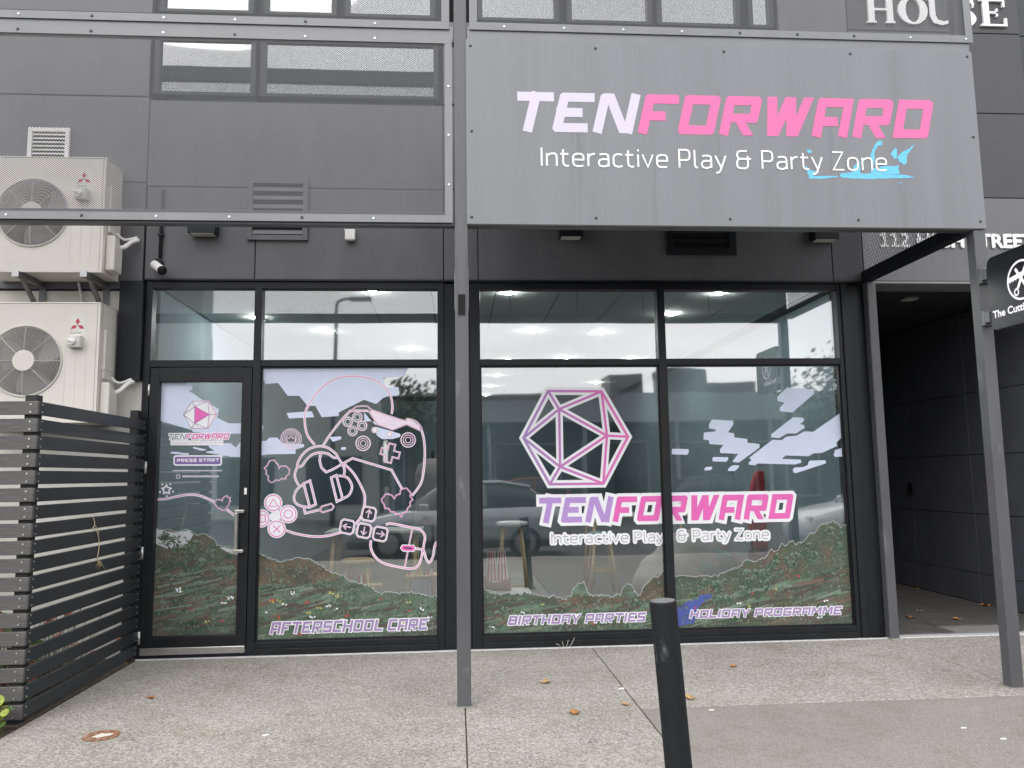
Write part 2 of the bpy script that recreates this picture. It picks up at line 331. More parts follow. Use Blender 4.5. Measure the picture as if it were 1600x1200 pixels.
# core wall pieces behind the panels (openings left for the shopfront and the upper windows)
core = MB()
core.box(-2.64, 3.74, 0.05, 0.30, 3.15, 4.80); core.box(-0.10, 0.13, 0.05, 0.30, 0, 3.15); core.box(3.56, 3.74, 0.05, 0.30, 0, 3.15)
core.box(-7, 3.74, 0.30, 0.40, 4.8, 7.2)
core.box(-7, -2.64, 0.06, 0.30, 0, 4.80)
core.build('wall_core', GAP, bl)
MB().box(-7, -2.645, 0.0, 0.058, -0.1, 3.06).build('plaster_wall', PLASTER, bl)
MB().box(-2.84, -2.645, -0.075, -0.003, 2.28, 3.135).build('corner_post', BLACK, bl, bevel=0.004)
MB().box(-0.098, 0.128, -0.012, 0.048, 0.0, 3.135).build('pier', BLACK, bl, bevel=0.003)
MB().box(3.565, 3.738, -0.012, 0.048, 0.0, 3.135).build('pier', BLACK, bl, bevel=0.003)
def panel(x0, x1, z0, z1, m=CLAD, y=-0.03, g=0.004): return put('cladding_panel', MB().box(x0+g, x1-g, y, 0.045, z0+g, z1-g).mesh('cladding_panel', [m]), bl, bevel=0.002, segs=1)
for x0, x1 in ((-2.66, -1.731), (-1.731, -0.10), (-0.10, 0.205), (0.205, 3.447), (3.447, 3.738)):
    panel(x0, x1, 3.15, 3.985)
for x0, x1 in ((-2.67, -0.10), (-0.10, 1.9), (1.9, 3.738)): panel(x0, x1, 3.985, 4.775)
for x0, x1 in ((-7, -4.6), (-4.6, -2.67)):
    panel(x0, x1, 3.07, 4.02); panel(x0, x1, 4.02, 4.815)
MB().box(-2.66, 3.74, -0.042, -0.031, 3.146, 3.162).build('head_flashing', BLACK, bl)
# upper wall with two rows of windows
rows = [(4.83, 5.375, ((-2.645, -1.765), (-1.725, -0.14), (0.30, 1.9), (1.94, 3.2))), (5.61, 6.9, ((-2.62, -1.80), (-1.71, -1.06), (-0.985, -0.17), (0.22, 0.975), (1.05, 1.85), (1.90, 2.70), (2.775, 3.02)))]
for x0, x1 in ((-7, -4.6), (-4.6, -2.68), (-0.10, 0.26), (3.24, 3.738)): panel(x0, x1, 4.79, 5.40)
for x0, x1 in ((-7, -4.6), (-4.6, -2.68), (-2.68, -0.10), (-0.10, 3.738)): panel(x0, x1, 5.40, 5.585)
for x0, x1 in ((-7, -4.6), (-4.6, -2.68), (3.06, 3.738)): panel(x0, x1, 5.585, 7.1)
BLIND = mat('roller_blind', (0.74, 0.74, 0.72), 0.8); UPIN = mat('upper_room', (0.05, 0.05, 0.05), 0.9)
for ri, (z0, z1, cols) in enumerate(rows):
    for (x0, x1) in cols:
        w = MB(); f = 0.045
        w.box(x0, x0+f, -0.036, 0.05, z0, z1); w.box(x1-f, x1, -0.036, 0.05, z0, z1); w.box(x0+f, x1-f, -0.033, 0.05, z0, z0+f*0.6); w.box(x0+f, x1-f, -0.033, 0.05, z1-f*0.6, z1)
        wo = w.build('window', BLACK, bl)
        pane('window_glass', wo, x0+f, x1-f, z0+0.028, z1-0.028, 0.0)
        MB().box(x0+f, x1-f, 0.20, 0.206, z0+0.03, z1-0.03).build('dark_room_sheet', UPIN, wo)  # dark sheet behind the glass stands in for the unlit room
def louvre(name, parent, x0, x1, z0, z1, m, n, y=-0.031, fr=0.045, back=None):
    w = MB(); w.box(x0, x0+fr, y-0.03, y, z0, z1); w.box(x1-fr, x1, y-0.03, y, z0, z1); w.box(x0+fr, x1-fr, y-0.028, y, z0, z0+fr); w.box(x0+fr, x1-fr, y-0.028, y, z1-fr, z1)
    o = w.build(name, m, parent, bevel=0.002, segs=1)
    MB().box(x0+fr, x1-fr, y-0.004, y-0.001, z0+fr, z1-fr).build('vent_back', back or GAP, o)
    h = (z1-z0-2*fr)/n
    me = MB().prism_x([(y-0.026, 0), (y-0.022, -0.004), (y-0.006, h*0.45), (y-0.010, h*0.5)], x0+fr, x1-fr).mesh('slat', [m])
    for i in range(n): put('slat', me, o, (0, 0, z0+fr+h*(i+0.12)))
    return o
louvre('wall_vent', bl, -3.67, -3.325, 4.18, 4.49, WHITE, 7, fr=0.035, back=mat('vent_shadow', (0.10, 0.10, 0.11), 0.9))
louvre('wall_vent', bl, -1.80, -1.28, 3.505, 4.06, CLAD, 6)
louvre('wall_vent', bl, 1.90, 2.545, 3.40, 3.93, BLACK, 6, fr=0.06)

# ------------------------------------------------------------ interior of the shop
INW = mat('interior_wall', (0.22, 0.28, 0.31), 0.8, 0, 0.15, 1.5); INF = mat('interior_floor', (0.10, 0.105, 0.105), 0.45, 0, 0.2, 3); INC = mat('interior_ceiling', (0.72, 0.76, 0.73), 0.9)
room = struct(MB().box(-2.63, 3.73, 0.05, 11.0, -0.1, 0.02).build('shop_floor', INF))
MB().box(-2.75, 3.735, 0.302, 11.1, 3.15, 3.22).build('ceiling', mat('ceiling_grid', (0.12, 0.13, 0.125), 0.8), room)
cm = MB().box(0.006, 0.594, 0.006, 1.194, 0.0, 0.009).mesh('ceiling_tile', [INC])
for i in range(11):
    for j in range(9):
        if -2.62+i*0.6+0.6 < 3.6: put('ceiling_tile', cm, room, (-2.62+i*0.6, 0.31+j*1.2-(0 if j == 0 else 0.0), 3.1405)) if 0.31+(j+1)*1.2 < 11.05 else None
MB().box(-2.75, -2.64, 0.305, 11.0, 0.0, 3.149).build('side_wall', INW, room)
MB().box(3.60, 3.72, 0.305, 11.0, 0.021, 3.149).build('side_wall', INW, room)
MB().box(-2.75, 3.72, 11.001, 11.1, 0.0, 3.149).build('back_wall', INW, room)
LED = emis('led_panel', (1.0, 0.97, 0.92), 1400.0)
led = MB().cyl((0, 0, 0), (0, 0, -0.012), 0.028, n=20).mesh('downlight', [LED])
for (x, y) in ((-0.75, 0.33), (0.5, 0.33), (2.5, 0.33), (-2.1, 1.5), (-1.5, 2.3), (-0.6, 3.6), (0.9, 2.3), (1.75, 2.4), (2.3, 1.3), (0.75, 4.6), (1.6, 4.4), (0.7, 6.4), (0.66, 8.0), (0.62, 9.6), (2.6, 4.6), (2.6, 7.5)):  # first three, just inside the glass, are added to brighten the stools and ship
    put('downlight', led, room, (x, y, 3.138))
# ------------------------------------------------------------ lettering tools
# strokes run along centre lines in a unit box; a third entry keeps that corner sharp; ('d', x0, y0, x1, y1) is a diagonal cut flush at both ends
GLY = {
 'T': (.92, [[(0,1),(1,1)],[(.5,1),(.5,0)]]), 'E': (.86, [[(1,1),(0,1),(0,0),(1,0)],[(0,.5),(.84,.5)]]),
 'N': (1.02, [[(0,0),(0,1),(.16,1)],('d',.10,1,.90,0),[(1,0),(1,1)]]), 'F': (.84, [[(1,1),(0,1),(0,0)],[(0,.44),(.78,.44)]]),
 'O': (.92, [[(0,1),(1,1),(1,0),(0,0),(0,1)]]), 'R': (.92, [[(0,0),(0,1),(1,1),(1,.42),(.165,.42)],('d',.42,.42,.92,0)]),
 'W': (1.28, [('d',.0,1,.2,0),('d',.49,1,.24,0),('d',.51,1,.72,0),('d',1,1,.76,0)]), 'A': (.92, [[(0,0),(0,1),(1,1,1),(1,0)],[(0,.36),(.72,.36)]]),
 'D': (.92, [[(0,0,1),(0,1,1),(1,1),(1,0),(0,0,1)]]), 'S': (.86, [[(1,1),(0,1),(0,.5),(1,.5),(1,0),(0,0)]]),
 'C': (.84, [[(1,1),(0,1),(0,0),(1,0)]]), 'H': (.92, [[(0,0),(0,1)],[(1,0),(1,1)],[(0,.5),(1,.5)]]),
 'L': (.78, [[(0,1),(0,0),(1,0)]]), 'B': (.9, [[(0,0,1),(0,1,1),(.95,1),(.95,.52),(.165,.52)],[(.9,.52),(1,.52),(1,0),(0,0,1)]]),
 'I': (.02, [[(0,0),(0,1)]]), 'Y': (.96, [('d',.0,1,.42,.42),('d',1,1,.58,.42),[(.5,.5),(.5,0)]]),
 'P': (.88, [[(0,0),(0,1),(1,1),(1,.38),(.165,.38)]]), 'G': (.90, [[(1,1),(0,1),(0,0),(1,0),(1,.48,1),(.5,.48)]]), 'M': (1.15, [[(0,0),(0,1)],('d',.06,1,.5,.25),('d',.94,1,.5,.25),[(1,1),(1,0)]]),
}
def techno(b, text, x0, x1, z0, z1, y, mi, t=0.235, slant=0.24, gap=0.17, grow=0.0, sub=None, dy=0.00012):
    """bold slanted techno capitals between x0..x1, z0..z1; sub=(i,j): only these letters"""
    H = z1-z0; adv = []; cx = 0
    for ch in text:
        if ch == ' ': adv.append(None); cx += 0.45; continue
        adv.append(cx); cx += GLY[ch][0]*(1-t)+t+gap
    k = (x1-x0)/(cx-gap+slant)
    for i, ch in enumerate(text):
        if adv[i] is None or (sub and not sub[0] <= i < sub[1]): continue
        w, st = GLY[ch]; mj = mi(i) if callable(mi) else mi
        put_ = lambda a, c: (x0+(adv[i]+a+slant*c)*k, z0+c*H)
        for si, s in enumerate(st):
            yy = y-dy*((si+4*i) % 8)
            if s[0] == 'd':
                _, xa, ya, xb, yb = s; hw = t*0.56+grow*1.1; W = w*(1-t)
                za = 1.0+grow if ya == 1 else t/2+ya*(1-t); zb = -grow if yb == 0 else t/2+yb*(1-t)-t*0.3
                xa = t/2+xa*W; xb = t/2+xb*W; sl_ = (xb-xa)/((zb-za) or 1)
                b.flat([put_(xa-hw, za), put_(xa+hw, za), put_(xb+hw, zb), put_(xb-hw, zb)], yy, mj); continue
            p = [(t/2+q[0]*w*(1-t), t/2+q[1]*(1-t)) for q in s]; cl = s[0][:2] == s[-1][:2]
            if not cl:
                for e, n in ((0, 1), (-1, -2)):
                    d = (Vector(p[e])-Vector(p[n])).normalized(); ext = grow
                    if (abs(d.x) < 0.02 and s[e][1] in (0, 1)) or (abs(d.y) < 0.02 and s[e][0] in (0, 1)): ext += t/2
                    p[e] = (p[e][0]+d.x*ext, p[e][1]+d.y*ext)
            pts = [put_(a, c)+((1,) if len(s[m]) > 2 else ()) for m, (a, c) in enumerate(p)]
            b.stroke(pts[:-1] if cl else pts, (t+2*grow)*H*(0.5+0.5*k/H), yy, mj, closed=cl, cut=0.42)
def seg_outline(a, c, g):                  # a short line with round ends, as one outline
    t = math.atan2(c[1]-a[1], c[0]-a[0]); out = []
    for k in range(5): q = t-math.pi/2+math.pi*k/4; out.append((c[0]+g*math.cos(q), c[1]+g*math.sin(q)))
    for k in range(5): q = t+math.pi/2+math.pi*k/4; out.append((a[0]+g*math.cos(q), a[1]+g*math.sin(q)))
    return out
def text_words(body, x0, x1, zb, capz, y, depth=0.0, grow=0.0, mi=0, mig=1, thin=0.0):
    """plain sans text fitted between x0..x1, baseline zb, capitals capz high: one mesh builder for each word; grow adds a border of its own"""
    cu = bpy.data.curves.new('t', 'FONT'); cu.body = body; cu.size = 1.0; cu.resolution_u = 5; cu.offset = -thin
    ob = bpy.data.objects.new('t', cu); COL.objects.link(ob); bpy.context.view_layer.update()
    dg = bpy.context.evaluated_depsgraph_get(); me = bpy.data.meshes.new_from_object(ob.evaluated_get(dg))
    xs = [v.co.x for v in me.vertices]; mn, mx_ = min(xs), max(xs); sx = (x1-x0)/(mx_-mn); sz = capz/0.70
    iv = sorted((min(me.vertices[i].co.x for i in p.vertices), max(me.vertices[i].co.x for i in p.vertices)) for p in me.polygons)
    cuts = []; hi = iv[0][1]
    for a, c in iv:
        if a-hi > 0.14: cuts.append((a+hi)/2)
        hi = max(hi, c)
    out = [MB() for _ in range(len(cuts)+1)]; co = [(x0+(v.co.x-mn)*sx, zb+v.co.y*sz) for v in me.vertices]
    which = lambda p: sum(me.vertices[p.vertices[0]].co.x > c for c in cuts)
    ed = {}
    for p in me.polygons:
        vv = list(p.vertices); wi = which(p); out[wi].add([(co[i][0], y, co[i][1]) for i in vv], [tuple(range(len(vv)))], mi)
        for i in range(len(vv)): ed[(vv[i], vv[(i+1) % len(vv)])] = wi
    n = 0
    for (i, j), wi in ed.items():
        if (j, i) in ed: continue
        a, c = co[i], co[j]
        if depth: out[wi].add([(a[0], y, a[1]), (c[0], y, c[1]), (c[0], y+depth, c[1]), (a[0], y+depth, a[1])], [(3, 2, 1, 0)], mi)
        if grow:
            n += 1; yy = y+0.0012-(0.0008/2500)*n; out[wi].add([(p_[0], yy, p_[1]) for p_ in seg_outline(a, c, grow)], [tuple(range(10))], mig)
    bpy.data.objects.remove(ob); bpy.data.curves.remove(cu); bpy.data.meshes.remove(me)
    return out
# thin square-shouldered sans for the tagline: centre lines in units of the capital height
SANS = {
 'I': (.12, [[(.06,0),(.06,1)]]), 'n': (.51, [[(.05,0),(.05,.70)],[(.05,.50),(.13,.63),(.26,.69),(.38,.68),(.45,.60),(.46,.48),(.46,0)]]),
 't': (.38, [[(.12,.92),(.12,.16),(.16,.05),(.26,0),(.36,.02)],[(0,.67),(.34,.67)]]), 'e': (.53, [[(.47,.04),(.36,0),(.2,0),(.1,.05),(.05,.18),(.05,.52),(.1,.64),(.22,.69),(.34,.69),(.44,.64),(.48,.54),(.48,.36),(.05,.36)]]),
 'r': (.34, [[(.05,0),(.05,.70)],[(.05,.48),(.13,.62),(.23,.69),(.33,.69)]]), 'a': (.51, [[(.08,.66),(.2,.69),(.34,.69),(.43,.63),(.45,.50),(.45,0)],[(.45,.40),(.2,.40),(.09,.35),(.05,.26),(.05,.14),(.09,.04),(.2,0),(.3,0),(.4,.06),(.45,.15)]]),
 'c': (.44, [[(.42,.66),(.32,.69),(.2,.69),(.1,.64),(.05,.52),(.05,.18),(.1,.05),(.2,0),(.32,0),(.42,.04)]]), 'i': (.12, [[(.06,0),(.06,.70)],[(.06,.87),(.06,.98)]]),
 'v': (.48, [[(.02,.70),(.24,0),(.46,.70)]]), 'P': (.55, [[(.06,0),(.06,1),(.36,1),(.46,.95),(.5,.84),(.5,.58),(.46,.47),(.36,.42),(.06,.42)]]), 'l': (.21, [[(.06,1),(.06,.14),(.1,.03),(.19,0)]]),
 'y': (.48, [[(.02,.70),(.25,.02)],[(.46,.70),(.22,-.14),(.14,-.25),(.03,-.27)]]), '&': (.68, [[(.5,.98),(.2,.98),(.11,.93),(.08,.82),(.08,.68),(.12,.58),(.2,.54),(.66,.54)],[(.2,.54),(.1,.48),(.06,.38),(.06,.16),(.11,.04),(.22,0),(.38,0),(.48,.05),(.52,.16),(.52,.70)]]),
 'o': (.53, [[(.05,.18),(.1,.05),(.2,0),(.32,0),(.43,.05),(.48,.18),(.48,.52),(.43,.64),(.32,.69),(.2,.69),(.1,.64),(.05,.52),(.05,.18)]]), 'Z': (.55, [[(.04,1),(.49,1),(.05,0),(.52,0)]]),
}
def sans_words(body, x0, x1, zb, capz, y, t, border=0.0, letters=False):
    """one builder for each word; material 0 the letters, 1 their border"""
    gap, space = 0.10, 0.40; cx = 0; place = []; word_i = 0
    for ch in body:
        if ch == ' ': cx += space-gap; word_i += 1; continue
        place.append((ch, cx, len(place) if letters else word_i)); cx += SANS[ch][0]+gap
    k = (x1-x0)/(cx-gap); out = [MB() for _ in range(len(place) if letters else word_i+1)]; n = 0
    for ch, px_, wi in place:
        for s in SANS[ch][1]:
            n += 1; pts = [(x0+(px_+a)*k, zb+c*capz) for a, c in s]; cl = s[0] == s[-1] and len(s) > 3
            for q, w, mi, yy in (((0, t, 0, y-0.00006*n),) if not border else ((0, t, 0, y-0.00001*n), (1, t+2*border, 1, y+0.0011-0.00001*n))):
                out[wi].stroke(pts[:-1] if cl else pts, w*capz, yy, mi, closed=cl, ml=1.5)
                if q:                          # round ends and joints of the border
                    for m_, p_ in enumerate(pts): out[wi].disc(p_[0], p_[1], w*capz/2, yy+0.000003*(m_+1), mi, 12)
    return out
# ------------------------------------------------------------ print materials
def print_mat(name, col, rough=0.45): return mat(name, col, rough, var=0.04, vscale=6)
PK = print_mat('pink_print', (0.74, 0.13, 0.45)); PK2 = print_mat('rose_line_print', (0.62, 0.17, 0.40)); PU = print_mat('purple_print', (0.43, 0.27, 0.60)); GREY_P = print_mat('grey_print', (0.30, 0.30, 0.34))
MAUVE = print_mat('mauve_print', (0.33, 0.23, 0.43)); CLOUD = print_mat('pale_blue_print', (0.60, 0.67, 0.83)); CLOUD2 = print_mat('white_blue_print', (0.72, 0.75, 0.84)); WPR = print_mat('white_print', (0.80, 0.81, 0.84)); PALEPK = print_mat('pale_pink_print', (0.80, 0.70, 0.80))
DK = print_mat('dark_print', (0.02, 0.02, 0.035)); NAVY = print_mat('violet_print', (0.20, 0.13, 0.36)); BLUE = print_mat('river_print', (0.07, 0.10, 0.33), 0.3)
REDF = print_mat('red_flower_print', (0.5, 0.05, 0.05)); YELF = print_mat('yellow_flower_print', (0.5, 0.45, 0.12))
def grad_mat(name, xa, xb, ca, cb):
    m = bpy.data.materials.new(name); m.use_nodes = True; t = m.node_tree; b = t.nodes['Principled BSDF']; b.inputs['Roughness'].default_value = 0.45
    tc = N(t, 'ShaderNodeTexCoord'); sp = N(t, 'ShaderNodeSeparateXYZ'); mr = N(t, 'ShaderNodeMapRange'); rp = N(t, 'ShaderNodeValToRGB')
    mr.inputs['From Min'].default_value = xa; mr.inputs['From Max'].default_value = xb
    rp.color_ramp.elements[0].color = (*ca, 1); rp.color_ramp.elements[1].color = (*cb, 1)
    t.links.new(tc.outputs['Object'], sp.inputs[0]); t.links.new(sp.outputs[0], mr.inputs[0]); t.links.new(mr.outputs[0], rp.inputs[0]); t.links.new(rp.outputs[0], b.inputs['Base Color'])
    return m
def meadow_mat(name, cols, sc, stretch, rot=0.0):
    m = bpy.data.materials.new(name); m.use_nodes = True; t = m.node_tree; b = t.nodes['Principled BSDF']; b.inputs['Roughness'].default_value = 0.22; b.inputs['Specular IOR Level'].default_value = 0.6
    tc = N(t, 'ShaderNodeTexCoord'); mp = N(t, 'ShaderNodeMapping'); mp.inputs['Scale'].default_value = stretch; mp.inputs['Rotation'].default_value = (0, rot, 0); t.links.new(tc.outputs['Object'], mp.inputs[0])
    n1 = N(t, 'ShaderNodeTexNoise'); n1.inputs['Scale'].default_value = sc; n1.inputs['Detail'].default_value = 9; n1.inputs['Roughness'].default_value = 0.66; t.links.new(mp.outputs[0], n1.inputs['Vector'])
    rp = N(t, 'ShaderNodeValToRGB'); e = rp.color_ramp.elements
    while len(e) < len(cols): e.new(0.5)
    for i, (p, c) in enumerate(cols): e[i].position = p; e[i].color = (*c, 1)
    t.links.new(n1.outputs['Fac'], rp.inputs[0])
    n2 = N(t, 'ShaderNodeTexNoise'); n2.inputs['Scale'].default_value = 95; n2.inputs['Detail'].default_value = 2; t.links.new(tc.outputs['Object'], n2.inputs['Vector'])
    r2 = N(t, 'ShaderNodeValToRGB'); r2.color_ramp.elements[0].position = 0.3; r2.color_ramp.elements[0].color = (0.6, 0.6, 0.6, 1); r2.color_ramp.elements[1].position = 0.72; r2.color_ramp.elements[1].color = (1.3, 1.32, 1.28, 1)
    t.links.new(n2.outputs['Fac'], r2.inputs[0])
    mx = N(t, 'ShaderNodeMix', data_type='RGBA', blend_type='MULTIPLY'); mx.inputs[0].default_value = 1; t.links.new(rp.outputs[0], mx.inputs[6]); t.links.new(r2.outputs[0], mx.inputs[7])
    t.links.new(mx.outputs[2], b.inputs['Base Color'])
    return m
GR1 = meadow_mat('meadow_print', [(0.33, (0.085, 0.072, 0.064)), (0.43, (0.075, 0.105, 0.075)), (0.56, (0.11, 0.16, 0.118)), (0.70, (0.175, 0.22, 0.17))], 2.6, (0.8, 1, 2.6), 0.5)
GR2 = meadow_mat('hill_print', [(0.32, (0.05, 0.07, 0.045)), (0.46, (0.10, 0.09, 0.07)), (0.60, (0.16, 0.12, 0.09)), (0.74, (0.11, 0.15, 0.08))], 3.4, (1, 1, 1.5))
GR3 = meadow_mat('wood_print', [(0.34, (0.055, 0.08, 0.058)), (0.50, (0.09, 0.12, 0.085)), (0.57, (0.125, 0.105, 0.082)), (0.68, (0.165, 0.125, 0.10)), (0.78, (0.09, 0.085, 0.092))], 3.0, (1, 1, 0.9))
TUFT = [print_mat('tuft_print_'+n_, c_, 0.3) for n_, c_ in (('brown', (0.085, 0.068, 0.058)), ('deep', (0.055, 0.09, 0.06)), ('mid', (0.11, 0.165, 0.115)), ('pale', (0.17, 0.22, 0.165)), ('earth', (0.15, 0.115, 0.09)))]
EDGE = print_mat('ragged_white_print', (0.46, 0.49, 0.50))

GY = 0.03                        # front face of the glass
PY = GY-0.0025                   # face of the film stuck on it
def cp(ox, oy, k):               # coordinates read off an enlargement with its corner at ox,oy
    return lambda X, Y: on_plane(ox+X/k, oy+Y/k, GY)
def ring(b, F, x, y, r, w, yy, mi, n=28): 
    b.stroke([F(x+r*math.cos(2*math.pi*i/n), y+r*math.sin(2*math.pi*i/n)) for i in range(n)], w, yy, mi, closed=True)
def fdisc(b, F, x, y, r, yy, mi, n=28): b.flat([F(x+r*math.cos(2*math.pi*i/n), y+r*math.sin(2*math.pi*i/n)) for i in range(n)], yy, mi)
def zig(P, step, amp):
    out = []; s = 1; n = len(P)
    for i in range(n):
        a = Vector(P[i]); c = Vector(P[(i+1) % n]); d = c-a; k = max(1, int(round(d.length/step))); nn = Vector((-d.y, d.x)).normalized()
        for j in range(k):
            p = a+d*(j/k)+nn*amp*s; s = -s; out.append((p.x, p.y))
    return out
def rough_ridge(P, amp, k=5):
    out = []; rnd = random.Random(len(P)*7+3)
    for i in range(len(P)-1):
        for j in range(k):
            t = j/k; out.append((P[i][0]+(P[i+1][0]-P[i][0])*t+rnd.uniform(-amp, amp)*0.6, P[i][1]+(P[i+1][1]-P[i][1])*t+rnd.uniform(-amp, amp)))
    out.append(P[-1]); return out

# ------------------------------------------------------------ shopfronts
def bars(parent, name, specs, m=BLACK, bevel=0.003):
    for s in specs: put(name, MB().box(*s).mesh(name, [m]), parent, bevel=bevel)
FB, FT = -0.022, 0.075           # front and back of the frame
sfl = thing('glazed_shopfront', 'black aluminium shopfront with glazed door left of the middle post', 'shopfront', (-1.37, 0, 0))
bars(sfl, 'jamb', [(-2.642, -2.585, FB, FT, 0.0, 3.146), (-0.155, -0.099, FB, FT, 0.0, 3.146)])
bars(sfl, 'mullion', [(-1.727, -1.663, FB-0.003, FT, 0.0, 3.083)])
bars(sfl, 'head', [(-2.585, -0.155, FB+0.003, FT, 3.083, 3.144)])
bars(sfl, 'transom', [(-2.585, -1.727, FB+0.003, FT, 2.398, 2.458), (-1.663, -0.155, FB+0.003, FT, 2.402, 2.458)])
bars(sfl, 'sill', [(-1.663, -0.155, FB+0.003, FT, 0.055, 0.106), (-1.663, -0.155, FB-0.010, FT, 0.0, 0.055), (-2.585, -1.727, FB-0.006, FT, 0.0, 0.03)])
bars(sfl, 'glazing_bead', [(-1.663, -0.155, 0.005, GY-0.001, 0.106, 0.118), (-1.663, -0.155, 0.005, GY-0.001, 2.39, 2.402), (-1.663, -1.652, 0.005, GY-0.001, 0.118, 2.39), (-0.166, -0.155, 0.005, GY-0.001, 0.118, 2.39)], bevel=0)
p_c = pane('window_pane', sfl, -1.663, -0.155, 0.106, 2.402, GY); pane('top_pane', sfl, -2.585, -1.727, 2.458, 3.083, GY); pane('top_pane', sfl, -1.663, -0.155, 2.458, 3.083, GY)
# door
dr = MB(); dx0, dx1, dz0, dz1 = -2.577, -1.733, 0.055, 2.388
dr.box(dx0, dx0+0.078, FB-0.004, 0.05, dz0, dz1); dr.box(dx1-0.082, dx1, FB-0.004, 0.05, dz0, dz1)
dr.box(dx0+0.078, dx1-0.082, FB-0.002, 0.05, dz1-0.115, dz1); dr.box(dx0+0.078, dx1-0.082, FB-0.002, 0.05, dz0, dz0+0.115)
door = dr.build('door', BLACK, sfl, bevel=0.003)
pane('door_pane', door, dx0+0.078, dx1-0.082, dz0+0.115, dz1-0.115, GY)
MB().box(dx0+0.005, dx1-0.002, FB-0.022, FB-0.006, 0.032, 0.088).build('weather_bar', CHROME, door, bevel=0.004)
hn = MB().cyl((0, 0, 0), (0, 0, 0.10), 0.010, n=10).mesh('hinge', [SCREW], True)
for z in (2.15, 1.50, 0.80, 0.12): put('hinge', hn, door, (dx0-0.004, FB-0.010, z))
_ho = on_plane(377, 797); _hu = on_plane(372, 852)
hx = dx1-0.045
h = MB(); h.box(hx-0.055, hx-0.030, -0.085, -0.060, 0.865, 1.165); h.box(hx-0.0548, hx+0.02, -0.0848, -0.0602, 1.165, 1.19); h.box(hx-0.0548, hx+0.02, -0.0848, -0.0602, 0.84, 0.865); h.box(hx+0.0, hx+0.02, -0.0602, FB-0.003, 1.165, 1.19); h.box(hx+0.0, hx+0.02, -0.0602, FB-0.003, 0.84, 0.865)
h.build('pull_handle', CHROME, door, bevel=0.003)
MB().box(dx1-0.040, dx1-0.018, FB-0.012, FB-0.003, 1.315, 1.37).build('lock_plate', WHITE, door, bevel=0.003)

sfr = thing('glazed_shopfront', 'wide black framed two pane shopfront window right of the middle post', 'shopfront', (1.84, 0, 0))
bars(sfr, 'jamb', [(0.130, 0.217, FB, FT, 0.0, 3.146), (3.468, 3.505, FB, FT, 0.0, 3.146), (3.507, 3.563, FB-0.012, FT, 0.0, 3.146)])
bars(sfr, 'mullion', [(1.803, 1.872, FB-0.003, FT, 0.0, 3.083)])
bars(sfr, 'head', [(0.217, 3.468, FB+0.003, FT, 3.083, 3.144)])
bars(sfr, 'transom', [(0.217, 1.803, FB+0.003, FT, 2.402, 2.458), (1.872, 3.468, FB+0.003, FT, 2.402, 2.458)])
bars(sfr, 'sill', [(0.217, 1.803, FB+0.003, FT, 0.055, 0.106), (1.872, 3.468, FB+0.003, FT, 0.055, 0.106), (0.217, 1.803, FB-0.010, FT, 0.0, 0.055), (1.872, 3.468, FB-0.010, FT, 0.0, 0.055)])
for (a, c) in ((0.217, 1.803), (1.872, 3.468)):
    bars(sfr, 'glazing_bead', [(a, c, 0.005, GY-0.001, 0.106, 0.118), (a, c, 0.005, GY-0.001, 2.39, 2.402), (a, a+0.011, 0.005, GY-0.001, 0.118, 2.39), (c-0.011, c, 0.005, GY-0.001, 0.118, 2.39)], bevel=0)
p_l = pane('window_pane', sfr, 0.217, 1.803, 0.106, 2.402, GY); p_r = pane('window_pane', sfr, 1.872, 3.468, 0.106, 2.402, GY)
pane('top_pane', sfr, 0.217, 1.803, 2.458, 3.083, GY); pane('top_pane', sfr, 1.872, 3.468, 2.458, 3.083, GY)

